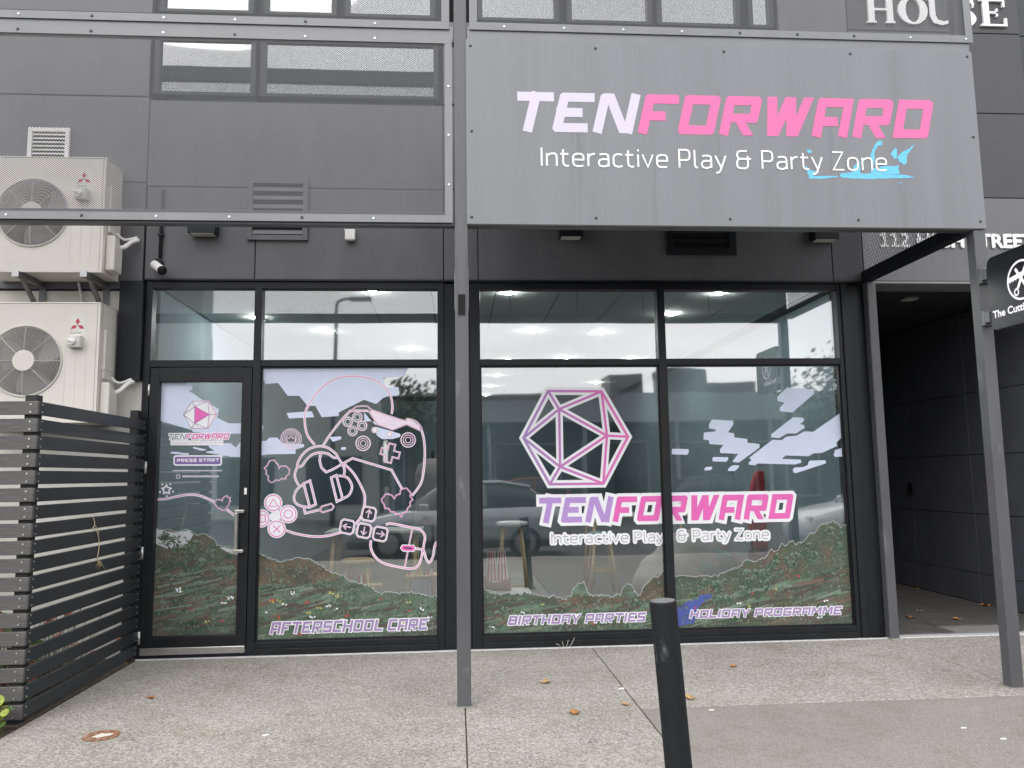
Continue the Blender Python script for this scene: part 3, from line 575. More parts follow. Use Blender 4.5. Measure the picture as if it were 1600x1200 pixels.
# ------------------------------------------------------------ window film: clouds, meadow, line drawing, words
def clip_x(P, x0, x1, z0=0.119, z1=2.389):
    return [(min(max(x, x0), x1), min(max(z, z0), z1)) for x, z in P]
def clouds(parent, F, polys, x0, x1, z0=0.119, z1=2.389, label=None):
    b = MB()
    for i, P in enumerate(polys):
        b.flat(clip_x([F(*q) for q in P], x0, x1, z0, z1), PY-0.0001*(i % 5), 0)
    o = b.build('cloud_film', [CLOUD], parent)
    return o
def meadow(parent, F, ridge, bottom, x0, x1, m, z0=0.119, flowers=0, seed=1, bands=(), trees=6):
    rnd = random.Random(seed); R = rough_ridge(ridge, 11, 8)
    P = [F(*q) for q in R]; P = [(min(max(x, x0), x1), max(z, z0)) for x, z in P]; Q_ = [P[0]]
    for p_ in P[1:]:
        if p_[0] > Q_[-1][0]+0.0008: Q_.append(p_)
    P = Q_; b = MB()
    for i in range(len(P)-1):
        if P[i+1][0]-P[i][0] > 1e-5: b.add([(P[i][0], PY, z0), (P[i+1][0], PY, z0), (P[i+1][0], PY, P[i+1][1]), (P[i][0], PY, P[i][1])], [(0, 1, 2, 3)], 0)
    b.stroke(P, 0.0042, PY-0.0004, 1)
    for (pts, mi) in bands: b.flat([(min(max(x, x0), x1), max(z, z0)) for x, z in (F(*q) for q in pts)], PY-0.0003, mi)
    def top(x): return min((p[1] for p in P if abs(p[0]-x) < 0.07), default=z0)
    for i in range(110):                               # field strips, all running up to the right
        x = rnd.uniform(x0-0.1, x1-0.06); z = z0+rnd.uniform(0.0, 0.62)*max(0.05, top(min(max(x, x0), x1))-z0); w = rnd.uniform(0.07, 0.34); hgt = rnd.uniform(0.007, 0.028); sk = w*rnd.uniform(0.10, 0.30)
        xa = max(x, x0); xe = min(x+w, x1); q = lambda xx: z+sk*(xx-x)/w
        if xe-xa > 0.03 and q(xe)+hgt < min(top(xa), top(xe), top((xa+xe)/2))-0.012: b.flat([(xa, q(xa)), (xe, q(xe)), (xe-rnd.uniform(0, 0.02), q(xe)+hgt), (xa+rnd.uniform(0, 0.02), q(xa)+hgt)], PY-0.0002-0.0000009*i, rnd.choice((9, 9, 10, 11, 11, 12, 13)))
    for i in range(trees):                             # round bushes drawn with leaf dabs
        x = rnd.uniform(x0+0.06, x1-0.06); r_ = rnd.uniform(0.025, 0.06); z = top(x)-r_*1.2-rnd.uniform(0.0, 0.16)
        if z < z0+r_: continue
        for j in range(34):
            a_ = rnd.uniform(0, 6.28); q_ = r_*math.sqrt(rnd.random()); dx_, dz_ = q_*math.cos(a_), q_*math.sin(a_)
            if x0 < x+dx_-0.012 and x+dx_+0.012 < x1: b.disc(x+dx_, z+dz_, rnd.uniform(0.006, 0.012), PY-0.00031-0.0000002*(i*34+j), 12 if dz_ > r_*0.35 and rnd.random() < .6 else rnd.choice((10, 10, 11)), 6)
    for i in range(620):                               # tufts
        x = rnd.uniform(x0+0.02, x1-0.02); z = z0+rnd.uniform(0.0, 1.0)*max(0.0, top(x)-z0-0.03); hgt = rnd.uniform(0.010, 0.030); w = rnd.uniform(0.004, 0.012)
        b.add([(x-w, PY-0.00036-0.0000001*i, z), (x+w, PY-0.00036-0.0000001*i, z), (x+rnd.uniform(-w, w), PY-0.00036-0.0000001*i, z+hgt)], [(0, 1, 2)], rnd.choice((9, 10, 11, 11, 12)))
    for i in range(flowers):
        x = rnd.uniform(x0+0.05, x1-0.05); z = z0+rnd.uniform(0.02, 0.42)
        if z > min(p[1] for p in P if abs(p[0]-x) < 0.12)-0.03 if any(abs(p[0]-x) < 0.12 for p in P) else False: continue
        mi = rnd.choice((2, 3, 3, 3, 4))
        for k in range(rnd.randint(3, 6)): b.disc(x+rnd.uniform(-0.022, 0.022), z+rnd.uniform(-0.010, 0.010), rnd.uniform(0.004, 0.008), PY-0.0006-0.0001*k, mi, 6)
    return b.build('meadow_film', [m, EDGE, REDF, WPR, YELF, BLUE, GR1, GR2, GR3]+TUFT, parent)
C2 = cp(400, 560, 5.3333); X0C, X1C = -1.651, -0.167
clouds(p_c, C2, [
 [(48,70),(1268,70),(1240,148),(1060,160),(1080,240),(1190,240),(1180,312),(1110,312),(1060,330),(1000,380),(900,345),(690,450),(690,480),(548,490),(495,395),(430,395),(360,312),(265,312),(185,205),(80,213),(30,180),(30,70)],
 [(255,455),(465,440),(485,490),(275,500)], [(20,690),(90,685),(110,660),(180,660),(215,705),(400,715),(400,738),(330,760),(330,795),(90,800),(20,810)],
 [(610,655),(710,650),(712,672),(640,695)], [(708,742),(750,738),(750,760),(712,763)], [(1000,570),(1110,600),(1205,630),(1200,655),(1140,672),(1050,672),(1005,640)], [(20,550),(65,575),(40,612),(20,612)], [(900,450),(1000,560),(1000,525),(905,525)]], X0C, X1C)
C3 = cp(400, 780, 5.3333)
meadow(p_c, C3, [(0,445),(60,470),(130,500),(210,525),(270,505),(340,485),(430,495),(500,525),(560,560),(620,610),(700,625),(770,670),(860,700),(900,720),(960,720),(975,755),(1060,785),(1100,765),(1180,785),(1290,770),(1330,785),(1470,810),(1530,800)], 0, X0C, X1C, GR1, flowers=34, seed=4,
  bands=(([(0,455),(60,478),(130,508),(210,532),(340,494),(430,504),(500,533),(560,570),(640,622),(700,640),(640,690),(300,720),(150,700),(0,720)], 7),))
# line drawing of game gear
d = MB()
LW, LP = 0.0205, 0.0062
_ln = [0.0]
def line(P, F=C2, w=LW, closed=False, sm=True, zz=0, core=LP, pk=1):
    Q = smooth_path(P, 6, closed) if sm else P
    Q = clip_x([F(*q) for q in Q], X0C, X1C)
    _ln[0] += 0.00004; zz += _ln[0]
    d.stroke(Q, w, PY-0.0010-zz*0.1, 0, closed); d.stroke(Q, core, PY-0.0016-zz*0.1, pk, closed)
R1 = cp(400, 660, 4.0)
line([(1130,465),(1137,400),(1120,310),(1060,230),(970,175),(825,148),(680,165),(560,235),(465,345),(412,450),(408,540),(430,640),(490,720)], pk=2)
d.flat([C2(*q) for q in ((940,440),(1010,550),(1140,595),(1255,550),(1375,605),(1360,560),(1310,520),(1260,505),(1230,520),(975,432))], PY-0.0007, 3)
line([(560,725),(615,640),(700,530),(770,455),(800,437),(940,438)]); line([(940,440),(1010,550),(1140,595),(1255,550),(1375,605)], sm=False, zz=0.0002, w=0.011, core=0.005)
line([(800,437),(840,402),(930,400),(975,432),(1230,517),(1260,502),(1330,522),(1375,572),(1382,605)], zz=0.0003, w=0.012, core=0.005)
line([(1382,605),(1400,680),(1407,800),(1395,950),(1370,1050),(1300,1145)], zz=0.0004)
line([(540,790),(530,850),(545,910),(585,948),(640,925),(720,880),(805,832),(1130,930),(1215,1085)], sm=False, zz=0.0005)
for (x, y, r) in ((765,528,38),(845,490,38),(885,562,38),(805,605,38)): ring(d, C2, x, y, r, 0.011, PY-0.0010, 0); ring(d, C2, x, y, r, 0.003, PY-0.0014, 1); ring(d, C2, x, y, r*.58, 0.006, PY-0.0012, 0)
for (x, y) in ((990,597),(1112,632)): fdisc(d, C2, x, y, 27, PY-0.0011, 0); ring(d, C2, x, y, 20, 0.004, PY-0.0015, 1)
for (x, y) in ((893,708),(1268,680)):
    for r, w in ((60,0.010),(42,0.007),(24,0.007)): ring(d, C2, x, y, r, w, PY-0.0010, 0); ring(d, C2, x, y, r+2, 0.0025, PY-0.0014, 1)
ca, sa = math.cos(rad(14)), math.sin(rad(14))
pl = [(-26,-78),(26,-78),(26,-26),(78,-26),(78,26),(26,26),(26,78),(-26,78),(-26,26),(-78,26),(-78,-26),(-26,-26)]
line([(1118+a*ca-c*sa, 790+a*sa+c*ca) for a, c in pl], closed=True, sm=False, w=0.014, core=0.006)
for r, w in ((86,0.007),(73,0.006),(60,0.006),(44,0.006)): ring(d, C2, 293, 672, r, w, PY-0.0010, 0); ring(d, C2, 293, 672, r+2, 0.002, PY-0.0014, 1)
line([(262,700),(252,655),(275,668),(293,645),(312,668),(333,652),(325,700)], closed=True, sm=False, w=0.008, core=0.003)
line(zig([(100,870),(135,845),(170,862),(190,915),(225,893),(270,910),(283,945),(245,1000),(190,1012),(115,1035),(90,960),(75,915)], 24, 6), closed=True, sm=False, w=0.010, core=0.005, pk=1)
line(zig([(1045,1195),(1060,1150),(1105,1125),(1150,1165),(1195,1125),(1225,1080),(1275,1095),(1300,1175),(1270,1250),(1215,1315),(1150,1285),(1080,1245)], 26, 7), closed=True, sm=False, w=0.011, core=0.006, zz=0.0006, pk=2)
line([(345,880),(380,812),(440,757),(520,732),(600,745),(665,795),(676,815),(668,828),(645,825),(600,795),(535,785),(470,802),(420,845),(388,890),(368,902),(350,895)], closed=True)
line([(350,895),(325,960),(332,1010),(358,1060)]); line([(680,822),(718,880),(738,930),(732,982)])
line([(298,382),(338,364),(374,512),(336,530)], R1, closed=True, sm=False, zz=0.0002); line([(300,385),(258,418),(238,465),(250,505),(288,524),(330,528)], R1)
line([(470,345),(502,330),(542,478),(506,495)], R1, closed=True, sm=False, zz=0.0002); line([(515,333),(570,345),(600,400),(583,452),(545,476)], R1)
line([(300,527),(307,568),(402,546)], R1, sm=False); line([(400,552),(412,525),(470,508),(486,525),(475,545),(418,562)], R1, closed=True, sm=False, w=0.014)
line([(550,258),(610,318),(655,395),(680,460),(676,530),(660,585),(625,635)], R1, pk=2); line([(180,672),(250,695),(350,712),(440,710),(530,688)], R1, pk=2)
for (x, y) in ((108,503),(202,573),(130,665),(33,600)):
    n = 28; d.flat(clip_x([R1(x+58*math.cos(2*math.pi*i/n), y+58*math.sin(2*math.pi*i/n)) for i in range(n)], X0C, X1C), PY-0.0012-0.00005*y/100, 0)
    Q = clip_x([R1(x+48*math.cos(2*math.pi*i/n), y+48*math.sin(2*math.pi*i/n)) for i in range(n)], X0C, X1C); d.stroke(Q, 0.007, PY-0.0022, 2, True)
d.flat([R1(*q) for q in ((100,560),(130,540),(160,570),(145,615),(100,615),(75,590))], PY-0.0011, 0)
d.stroke([R1(*q) for q in ((108,478),(138,522),(82,525))], 0.007, PY-0.0022, 2, True); d.stroke([R1(202+26*math.cos(i*.314), 573+26*math.sin(i*.314)) for i in range(20)], 0.007, PY-0.0022, 2, True)
d.stroke([R1(108,645), R1(152,687)], 0.007, PY-0.0022, 2); d.stroke([R1(152,643), R1(108,689)], 0.007, PY-0.0024, 2); d.stroke(clip_x([R1(*q) for q in ((14,580),(58,578),(60,622),(16,624))], X0C, X1C), 0.007, PY-0.0022, 2, True)
for (x, y, a) in ((705,572,0),(570,652,270),(675,677,180),(777,697,90)):
    rr = rad(11); c, s = math.cos(rr), math.sin(rr)
    sq = [(-28,-42),(28,-42),(42,-28),(42,28),(28,42),(-28,42),(-42,28),(-42,-28)]
    P = [(x+p*c-q*s, y+p*s+q*c) for p, q in sq]
    d.flat([R1(*q) for q in P], PY-0.0016, 4); d.stroke([R1(*q) for q in P], 0.016, PY-0.0018, 0, True); d.stroke([R1(*q) for q in P], 0.004, PY-0.0021, 1, True)
    ar = rad(a)+rr; c, s = math.cos(ar), math.sin(ar); T = lambda p, q: R1(x+p*c-q*s, y+p*s+q*c)
    for w, mi, zz in ((0.010, 0, 0.0022), (0.0035, 1, 0.0026)):
        d.stroke([T(0,26), T(0,-24)], w, PY-zz, mi); d.stroke([T(-18,-4), T(0,-25), T(18,-4)], w, PY-zz-0.0002, mi)
line([(812,640),(845,632),(960,655),(1025,670),(1055,708),(1050,760),(1030,860),(1008,900),(970,913),(900,905),(800,880),(745,840),(718,785),(718,735)], R1, pk=2)
line([(976,668),(930,902)], R1, sm=False, w=0.014); line([(990,787),(1045,800),(1062,850),(1083,875),(1105,840),(1118,770),(1135,742),(1146,770)], R1, zz=0.0003)
wq = [(903,785),(915,765),(985,768),(997,785),(985,806),(918,804)]
d.flat([R1(*q) for q in wq], PY-0.0020, 2); d.stroke([R1(*q) for q in wq], 0.007, PY-0.0022, 0, True); d.stroke([R1(925,783), R1(975,788)], 0.011, PY-0.0024, 4)
d.build('line_drawing_film', [WPR, PK2, PK, PALEPK, DK], p_c)

def word(parent, text, F, lo, hi, fill=MAUVE):
    (x0, z0), (x1, z1) = F(*lo), F(*hi); sp = text.index(' ')
    for sub in ((0, sp), (sp+1, len(text))):
        b = MB(); techno(b, text, x0, x1, z0, z1, PY-0.0012, 1, grow=0.085, t=0.22, sub=sub); techno(b, text, x0, x1, z0, z1, PY-0.0024, 0, t=0.22, sub=sub)
        b.build('lettering_film', [fill, WPR], parent)
word(p_c, 'AFTERSCHOOL CARE', C3, (118, 1122), (1440, 990))
C5 = cp(740, 780, 5.3333); C7 = cp(1040, 780, 5.3333); C4 = cp(740, 570, 5.3333); C6 = cp(1040, 570, 5.3333)
X0L, X1L, X0R, X1R = 0.229, 1.791, 1.884, 3.456
meadow(p_l, C5, [(60,712),(110,755),(200,790),(290,785),(400,790),(430,770),(480,790),(560,805),(630,825),(650,800),(700,815),(760,830),(810,800),(820,755),(870,700),(920,690),(935,745),(945,775),(960,790),(1010,805),(1100,800),(1160,815),(1190,785),(1225,795),(1240,740),(1280,695),(1320,720),(1340,770),(1370,805),(1400,770),(1415,730),(1480,655),(1540,640),(1600,590)], 0, X0L, X1L, GR1, flowers=14, seed=9,
  bands=(([(1370,812),(1420,740),(1490,665),(1600,600),(1600,840),(1300,850)], 7), ([(650,812),(760,838),(860,800),(1000,812),(1160,822),(1300,815),(1300,870),(900,880),(700,870)], 7)))
word(p_l, 'BIRTHDAY PARTIES', C5, (285, 1048), (1438, 942))
meadow(p_r, C7, [(60,645),(280,645),(440,635),(510,600),(600,570),(670,505),(760,520),(830,480),(880,420),(930,435),(960,370),(1000,390),(1045,345),(1080,380),(1150,350),(1200,285),(1250,275),(1290,205),(1340,205),(1390,180),(1440,205),(1450,235),(1560,190)], 0, X0R, X1R, GR3, flowers=10, seed=5, trees=34,
  bands=(([(60,655),(280,655),(430,648),(380,700),(240,780),(60,850)], 6), ([(95,905),(180,855),(290,800),(375,790),(385,820),(300,870),(250,935),(240,1030),(110,1060),(85,1060)], 5)))
word(p_r, 'HOLIDAY PROGRAMME', C7, (198, 992), (1470, 892))
clouds(p_r, C6, [[(1010,190),(1215,205),(1240,238),(1055,398),(955,388),(948,362),(990,315),(935,305),(928,270)],
 [(385,455),(562,465),(565,495),(520,562),(570,572),(572,605),(680,618),(682,650),(780,660),(782,690),(610,815),(555,808),(605,742),(455,735),(452,705),(482,668),(365,660),(360,628),(315,622),(318,565),(415,555),(418,540),(360,530),(360,500)],
 [(1060,438),(1145,440),(1152,468),(1115,495),(1150,500),(1158,525),(1085,572),(1010,572),(945,612),(880,605),(878,580)],
 [(1480,405),(1492,610),(1420,650),(1430,675),(1300,735),(1230,738),(1190,762),(1000,755),(965,785),(1125,790),(1130,815),(1080,830),(770,822),(740,838),(690,832),(695,810),(715,795),(695,775),(890,625),(965,628),(1010,598),(1090,590),(1155,555),(1230,558)],
 [(1200,798),(1330,795),(1337,820),(1090,902),(1065,898),(1058,870),(1075,855),(1150,852),(1185,835),(1188,812)], [(1490,692),(1502,765),(1410,768),(1398,745),(1410,730),(1405,715)],
 [(52,700),(190,702),(192,730),(180,750),(50,745)], [(395,768),(520,770),(522,785),(505,808),(395,805),(388,790)], [(555,838),(612,838),(610,855),(575,885),(518,885),(520,868)], [(340,850),(388,850),(385,868),(368,880),(322,880),(325,862)]], X0R, X1R)
# big emblem and wordmark across the two panes
def emblem(parent, F, O, I, ww, cw, m, fill=None, solid=False):
    b = MB(); E = [(O[i], O[(i+1) % 6]) for i in range(6)]+[(I[0], I[1]), (I[1], I[2]), (I[2], I[0]), (I[0], O[0]), (I[0], O[1]), (I[0], O[5]), (I[1], O[1]), (I[1], O[2]), (I[1], O[3]), (I[2], O[3]), (I[2], O[4]), (I[2], O[5])]
    if solid:
        c = (sum(p[0] for p in O)/6, sum(p[1] for p in O)/6); b.flat([F(c[0]+(p[0]-c[0])*1.06, c[1]+(p[1]-c[1])*1.06) for p in O], PY-0.0008, 1)
    b.stroke([F(*p) for p in O], ww, PY-0.0008-0.0003*solid, 1, True, ml=1.3)
    for i, (p, q) in enumerate(E[6:]): b.stroke([F(*p), F(*q)], ww*(0.92 if not solid else 0.5), PY-0.0009-0.0001*i-0.0003*solid, 1)
    b.stroke([F(*p) for p in O], cw, PY-0.0030, 0, True, ml=1.3)
    for i, (p, q) in enumerate(E[6:]): b.stroke([F(*p), F(*q)], cw, PY-0.0031-0.0001*i, 0)
    if fill: b.flat([F(*p) for p in I], PY-0.0028, 2)
    return b.build('emblem_film', [m, WPR, fill or PK], parent)
GRAD = grad_mat('purple_pink_print', 0.62, 1.45, (0.34, 0.22, 0.50), (0.76, 0.14, 0.46))
emblem(p_l, C4, [(620,218),(1065,222),(1285,600),(1080,990),(635,995),(415,610)], [(712,370),(1110,590),(720,850)], 0.068, 0.021, GRAD)
(wx0, wz1), (wx1, _) = C4(505, 1108), C6(1066, 1096); wz0 = C5(520, 200)[1]
for parent, sub in ((p_l, (0, 6)), (p_r, (6, 10))):
    b = MB(); mi = lambda i: 0 if i < 3 else 2
    techno(b, 'TENFORWARD', wx0, wx1, wz0, wz1, PY-0.0012, 1, grow=0.13, gap=0.16, sub=sub); techno(b, 'TENFORWARD', wx0, wx1, wz0, wz1, PY-0.0024, mi, gap=0.16, sub=sub)
    b.build('wordmark_film', [PU, WPR, PK], parent)
for parent, txt, F, xa, xb, zb, zt in ((p_l, 'Interactive Play', C5, 645, 1580, 372, 272), (p_r, '& Party Zone', C7, 100, 858, 348, 250)):
    (xA, z0), (xB, z1) = F(xa, zb), F(xb, zt)
    for b in sans_words(txt, xA, xB, z0+0.004, (z1-z0)*0.98, PY-0.0026, 0.075, border=0.20): b.build('tagline_film', [GREY_P, WPR], parent)
# door film
D1 = cp(230, 570, 8.8889); D2 = cp(230, 690, 8.8889); D3 = cp(220, 820, 5.7143); X0D, X1D, Z0D, Z1D = dx0+0.080, dx1-0.084, dz0+0.117, dz1-0.117
clouds(door, D1, [[(190,215),(520,215),(630,300),(625,350),(575,358),(760,480),(1000,618),(990,655),(975,735),(1130,815),(1340,812),(1340,955),(1100,960),(640,935),(620,905),(170,780)], [(1060,1090),(1160,1090),(1230,1150),(1255,1120),(1340,1040),(1340,1280),(1160,1278),(1090,1260),(1040,1275),(980,1240),(830,1225),(820,1205),(940,1190),(870,1155),(850,1120),(980,1125)],
  [(640,1140),(820,1175),(815,1190),(750,1192),(640,1160)], [(325,1212),(400,1207),(480,1222),(580,1227),(578,1252),(470,1247),(330,1232)]], X0D, X1D, Z0D, Z1D)
meadow(door, D3, [(120,30),(300,60),(430,40),(480,85),(560,80),(630,110),(690,190),(760,200),(890,215)], 0, X0D, X1D, GR3, z0=Z0D, flowers=9, seed=3, trees=14, bands=(([(120,40),(300,70),(430,50),(470,90),(400,200),(240,215),(120,170)], 1), ([(700,200),(890,222),(890,270),(800,260)], 1)))
emblem(door, D1, [(625,505),(845,505),(965,690),(840,885),(615,885),(505,695)], [(665,580),(865,690),(660,815)], 0.014, 0.004, grad_mat('small_purple_pink_print', -2.25, -1.95, (0.20, 0.13, 0.30), (0.74, 0.14, 0.46)), PK, True)
b = MB(); (x0, z0), (x1, z1) = D1(290, 1037), D1(1148, 952)
techno(b, 'TENFORWARD', x0, x1, z0, z1, PY-0.0012, 1, grow=0.16, gap=0.16); techno(b, 'TENFORWARD', x0, x1, z0, z1, PY-0.0024, lambda i: 0 if i < 3 else 2, gap=0.16, t=0.2)
b.flat([D1(325, 1050), D1(1060, 1050), D1(1060, 1118), D1(325, 1118)], PY-0.0011, 1)
(x0, z0), (x1, z1) = D1(340, 1108), D1(1050, 1062); [b.add(q.v, q.f, 3) for q in text_words('Interactive Play & Party Zone', x0, x1, z0+0.006, (z1-z0)*0.75, PY-0.0024)]
b.build('wordmark_film', [GREY_P, WPR, PK, print_mat('pale_grey_print', (0.5, 0.5, 0.53))], door)
b = MB(); rr_ = lambda x0, y0, x1, y1, c: [D2(*q) for q in ((x0+c,y0),(x1-c,y0),(x1,y0+c),(x1,y1-c),(x1-c,y1),(x0+c,y1),(x0,y1-c),(x0,y0+c))]
b.flat(rr_(365,190,1040,335,25), PY-0.0012, 1); b.flat(rr_(385,210,1020,315,15), PY-0.0015, 0)
(x0, z0), (x1, z1) = D2(415, 284), D2(1002, 232)
techno(b, 'PRESS START', x0, x1, z0, z1, PY-0.0020, 1, t=0.24, slant=0.0, gap=0.2)
rnd = random.Random(2)
for (xa, xb, ya, yb) in ((355,1040,392,412), (490,995,468,496)):        # two lines of small print, too small to read
    x = xa
    while x < xb:
        w = rnd.uniform(12, 26); b.flat([D2(x,ya+rnd.uniform(-2,5)), D2(min(x+w,xb),ya+rnd.uniform(-2,5)), D2(min(x+w,xb),yb), D2(x,yb)], PY-0.0012, 2); x += w+3
ring(b, D2, 432, 485, 26, 0.008, PY-0.0012, 2, 18)
st = [(270+(66 if i % 2 == 0 else 36)*math.sin(i*math.pi/5), 668-(66 if i % 2 == 0 else 36)*math.cos(i*math.pi/5)) for i in range(10)]
b.stroke([D2(*q) for q in st], 0.013, PY-0.0012, 1, True)
for a in range(5): fdisc(b, D2, 270+95*math.sin(a*1.257+.6), 668-90*math.cos(a*1.257+.6), 14, PY-0.0012, 1, 8)
b.build('press_start_film', [NAVY, WPR, print_mat('small_print', (0.55, 0.55, 0.6))], door)
b = MB()
def dl(P, closed=False, w=LW, c=LP, zz=0):
    Q = clip_x([D2(*q) for q in P], X0D, X1D, Z0D, Z1D); b.stroke(Q, w, PY-0.0012-zz, 0, closed); b.stroke(Q, c, PY-0.0017-zz, 1, closed)
dl(smooth_path([(120,800),(250,798),(400,765),(550,740),(650,738),(750,757),(850,797),(940,837)])); dl([(1110,945),(1240,1045)]); dl(zig([(935,830),(1000,800),(1040,825),(1060,770),(1100,755),(1150,780),(1155,830),(1120,900),(1080,960),(1020,940),(960,900)], 30, 7), True, 0.009, 0.005, 0.0004)
b.build('cable_film', [WPR, PK2], door)
# ------------------------------------------------------------ steel frame in front of the building
FY = -1.686                                  # front face of the posts
cf = thing('canopy_frame', 'grey steel post and beam frame standing in front of the shop', 'frame', (0.044, FY, 0))
PB = 0.006
def sbox(name, *s, parent=None, m=STEEL, bevel=PB, pr=None): return put(name, MB().box(*s).mesh(name, [m]), parent or cf, bevel=bevel, segs=3)
pc = sbox('post', 0.0, 0.088, FY, FY+0.088, 0.0, 5.98)
tag(pc, 'middle grey post with a dark slot and drip stains')
MB().box(0.017, 0.071, FY-0.004, FY-0.0005, 2.50, 2.95).build('cover_plate', STEEL, pc, bevel=0.001)
MB().box(0.020, 0.068, FY-0.006, FY-0.0042, 2.505, 2.645).build('slot', GAP, pc)
MB().box(-0.004, 0.0, FY+0.02, FY+0.06, 2.55, 2.82).box(0.088, 0.092, FY+0.02, FY+0.06, 2.55, 2.82).build('side_bracket', STEEL_L, pc)
sbox('post', 3.653, 3.740, FY, FY+0.088, 0.0, 3.121); sbox('post', 3.653, 3.740, FY+0.02, FY+0.088, 3.123, 5.98)
sbox('post', 3.722, 3.806, -0.098, -0.014, 0.0, 3.15, bevel=0.01)
sbox('post', -4.70, -4.61, FY, FY+0.088, 0.0, 5.98)
sbox('side_beam', 3.70, 3.79, FY+0.09, -0.05, 3.152, 3.25, m=BLACK)
sbox('beam', -4.61, -0.001, FY+0.012, FY+0.08, 3.118, 3.215); sbox('beam', 0.089, 3.652, FY+0.012, FY+0.08, 3.118, 3.215)
sbox('beam', -4.61, -0.001, FY+0.004, FY+0.08, 4.43, 4.545, m=STEEL_L); sbox('beam', 0.089, 3.74, FY+0.004, FY+0.0195, 4.43, 4.545, m=STEEL_L)
sbox('side_beam', 3.66, 3.735, FY+0.09, -0.05, 4.43, 4.53, m=STEEL)
sbox('beam', -4.61, -0.001, FY+0.004, FY+0.08, 5.82, 5.975, m=STEEL_L); sbox('beam', 0.089, 3.652, FY+0.004, FY+0.08, 5.82, 5.975, m=STEEL_L)
sbox('shade_deck', 0.10, 3.65, FY+0.09, -0.045, 4.432, 4.47, m=GAP, bevel=0)  # unseen slab added over the sign bay to darken the fascia below

sc_me = MB().cyl((0, 0, 0), (0, -0.004, 0), 0.0095, 0.007, n=10).mesh('screw', [SCREW], False); sd_me = MB().cyl((0, 0, 0), (0, -0.005, 0), 0.0105, 0.007, n=10).mesh('screw', [SCREW_D], False)
def screen(label, x0, x1, z0, z1, fw, xs, screws_z):
    t = thing('mesh_screen', label, 'screen', ((x0+x1)/2, FY, z0))
    y0, y1 = FY-0.008, FY-0.001
    bars(t, 'frame_strip', [(x0, x1, y0, y1, z0, z0+fw), (x0, x1, y0, y1, z1-fw, z1)], STEEL_L, 0.001)
    bars(t, 'frame_strip', [(x0, x0+fw, y0+0.0005, y1, z0+fw, z1-fw), (x1-fw, x1, y0+0.0005, y1, z0+fw, z1-fw)], STEEL_L, 0.001)
    me = MB().add([(x0+fw*0.5, FY+0.0, z0+fw*0.5), (x1-fw*0.5, FY+0.0, z0+fw*0.5), (x1-fw*0.5, FY+0.0, z1-fw*0.5), (x0+fw*0.5, FY+0.0, z1-fw*0.5)], [(0, 1, 2, 3)])
    me.build('wire_mesh', MESH, t)
    rnd = random.Random(int(x0*100))
    for z in (z0+fw*0.5, z1-fw*0.5):
        for x in xs: put('screw', sc_me if rnd.random() < 0.6 else sd_me, t, (x, y0-0.0005, z))
    for z in screws_z: put('screw', sc_me, t, (x1-fw*0.5, y0, z))
    return t
GROUT = mat('post_grout', (0.30, 0.285, 0.25), 0.95, 0, 0.4, 30)
for (x0_, x1_, y0_, y1_) in ((0.0, 0.088, FY, FY+0.088), (3.653, 3.740, FY, FY+0.088), (3.722, 3.806, -0.098, -0.014)): MB().prism_z([(x0_-0.012, y0_-0.009), (x1_+0.008, y0_-0.013), (x1_+0.014, y1_+0.006), (x0_-0.007, y1_+0.012)], 0.0005, 0.006).build('base_grout', GROUT, cf)
XS = [-4.3+0.47*i for i in range(9)]
screen('grey wire mesh screen panel above the air conditioners, left of the middle post', -4.6, -0.012, 3.135, 4.462, 0.052, XS, (3.4, 3.75, 4.1))
screen('upper left wire mesh screen panel cut off by the top edge', -4.6, -0.03, 4.516, 5.95, 0.055, XS, (4.9, 5.3))
screen('upper right wire mesh screen panel above the big grey sign', 0.108, 3.765, 4.519, 5.95, 0.055, [0.35+0.42*i for i in range(9)], (4.9, 5.3))
# end screen: expanded mesh, each diamond large enough to see
es = thing('end_screen', 'diamond mesh end screen above the dark side beam at right', 'screen', (3.75, -0.85, 3.25))
b = MB(); ya, yb, za, zb = FY+0.10, -0.05, 3.251, 4.43; p = 0.036; kx = 0.62
def wire(y, z, s):
    # a wire climbing at slope s from (y,z), clipped to the opening
    y1 = y; z1 = z; dy = 1.0; dz = s
    t0, t1 = -9, 9
    for o, dd, lo, hi in ((y, dy, ya, yb), (z, dz, za, zb)):
        a, c = (lo-o)/dd, (hi-o)/dd
        if a > c: a, c = c, a
        t0, t1 = max(t0, a), min(t1, c)
    if t1-t0 < 0.01: return
    b.tube([(3.745, y+t0, z+t0*s), (3.745, y+t1, z+t1*s)], 0.0030, 4)
n = 0
while n*p < (yb-ya)+(zb-za)/kx/0.5:
    wire(ya+n*p, za, -1.9) if False else None
    wire(yb-n*p, za, 1.9); wire(ya+n*p, za, -1.9); n += 1
eo = b.build('wire_mesh', mat('galvanised_wire', (0.42, 0.42, 0.43), 0.5, 0.2), es); eo['kind'] = 'stuff'
bars(es, 'frame_strip', [(3.742, 3.752, ya, yb, 4.39, 4.429)], STEEL_L, 0.001)

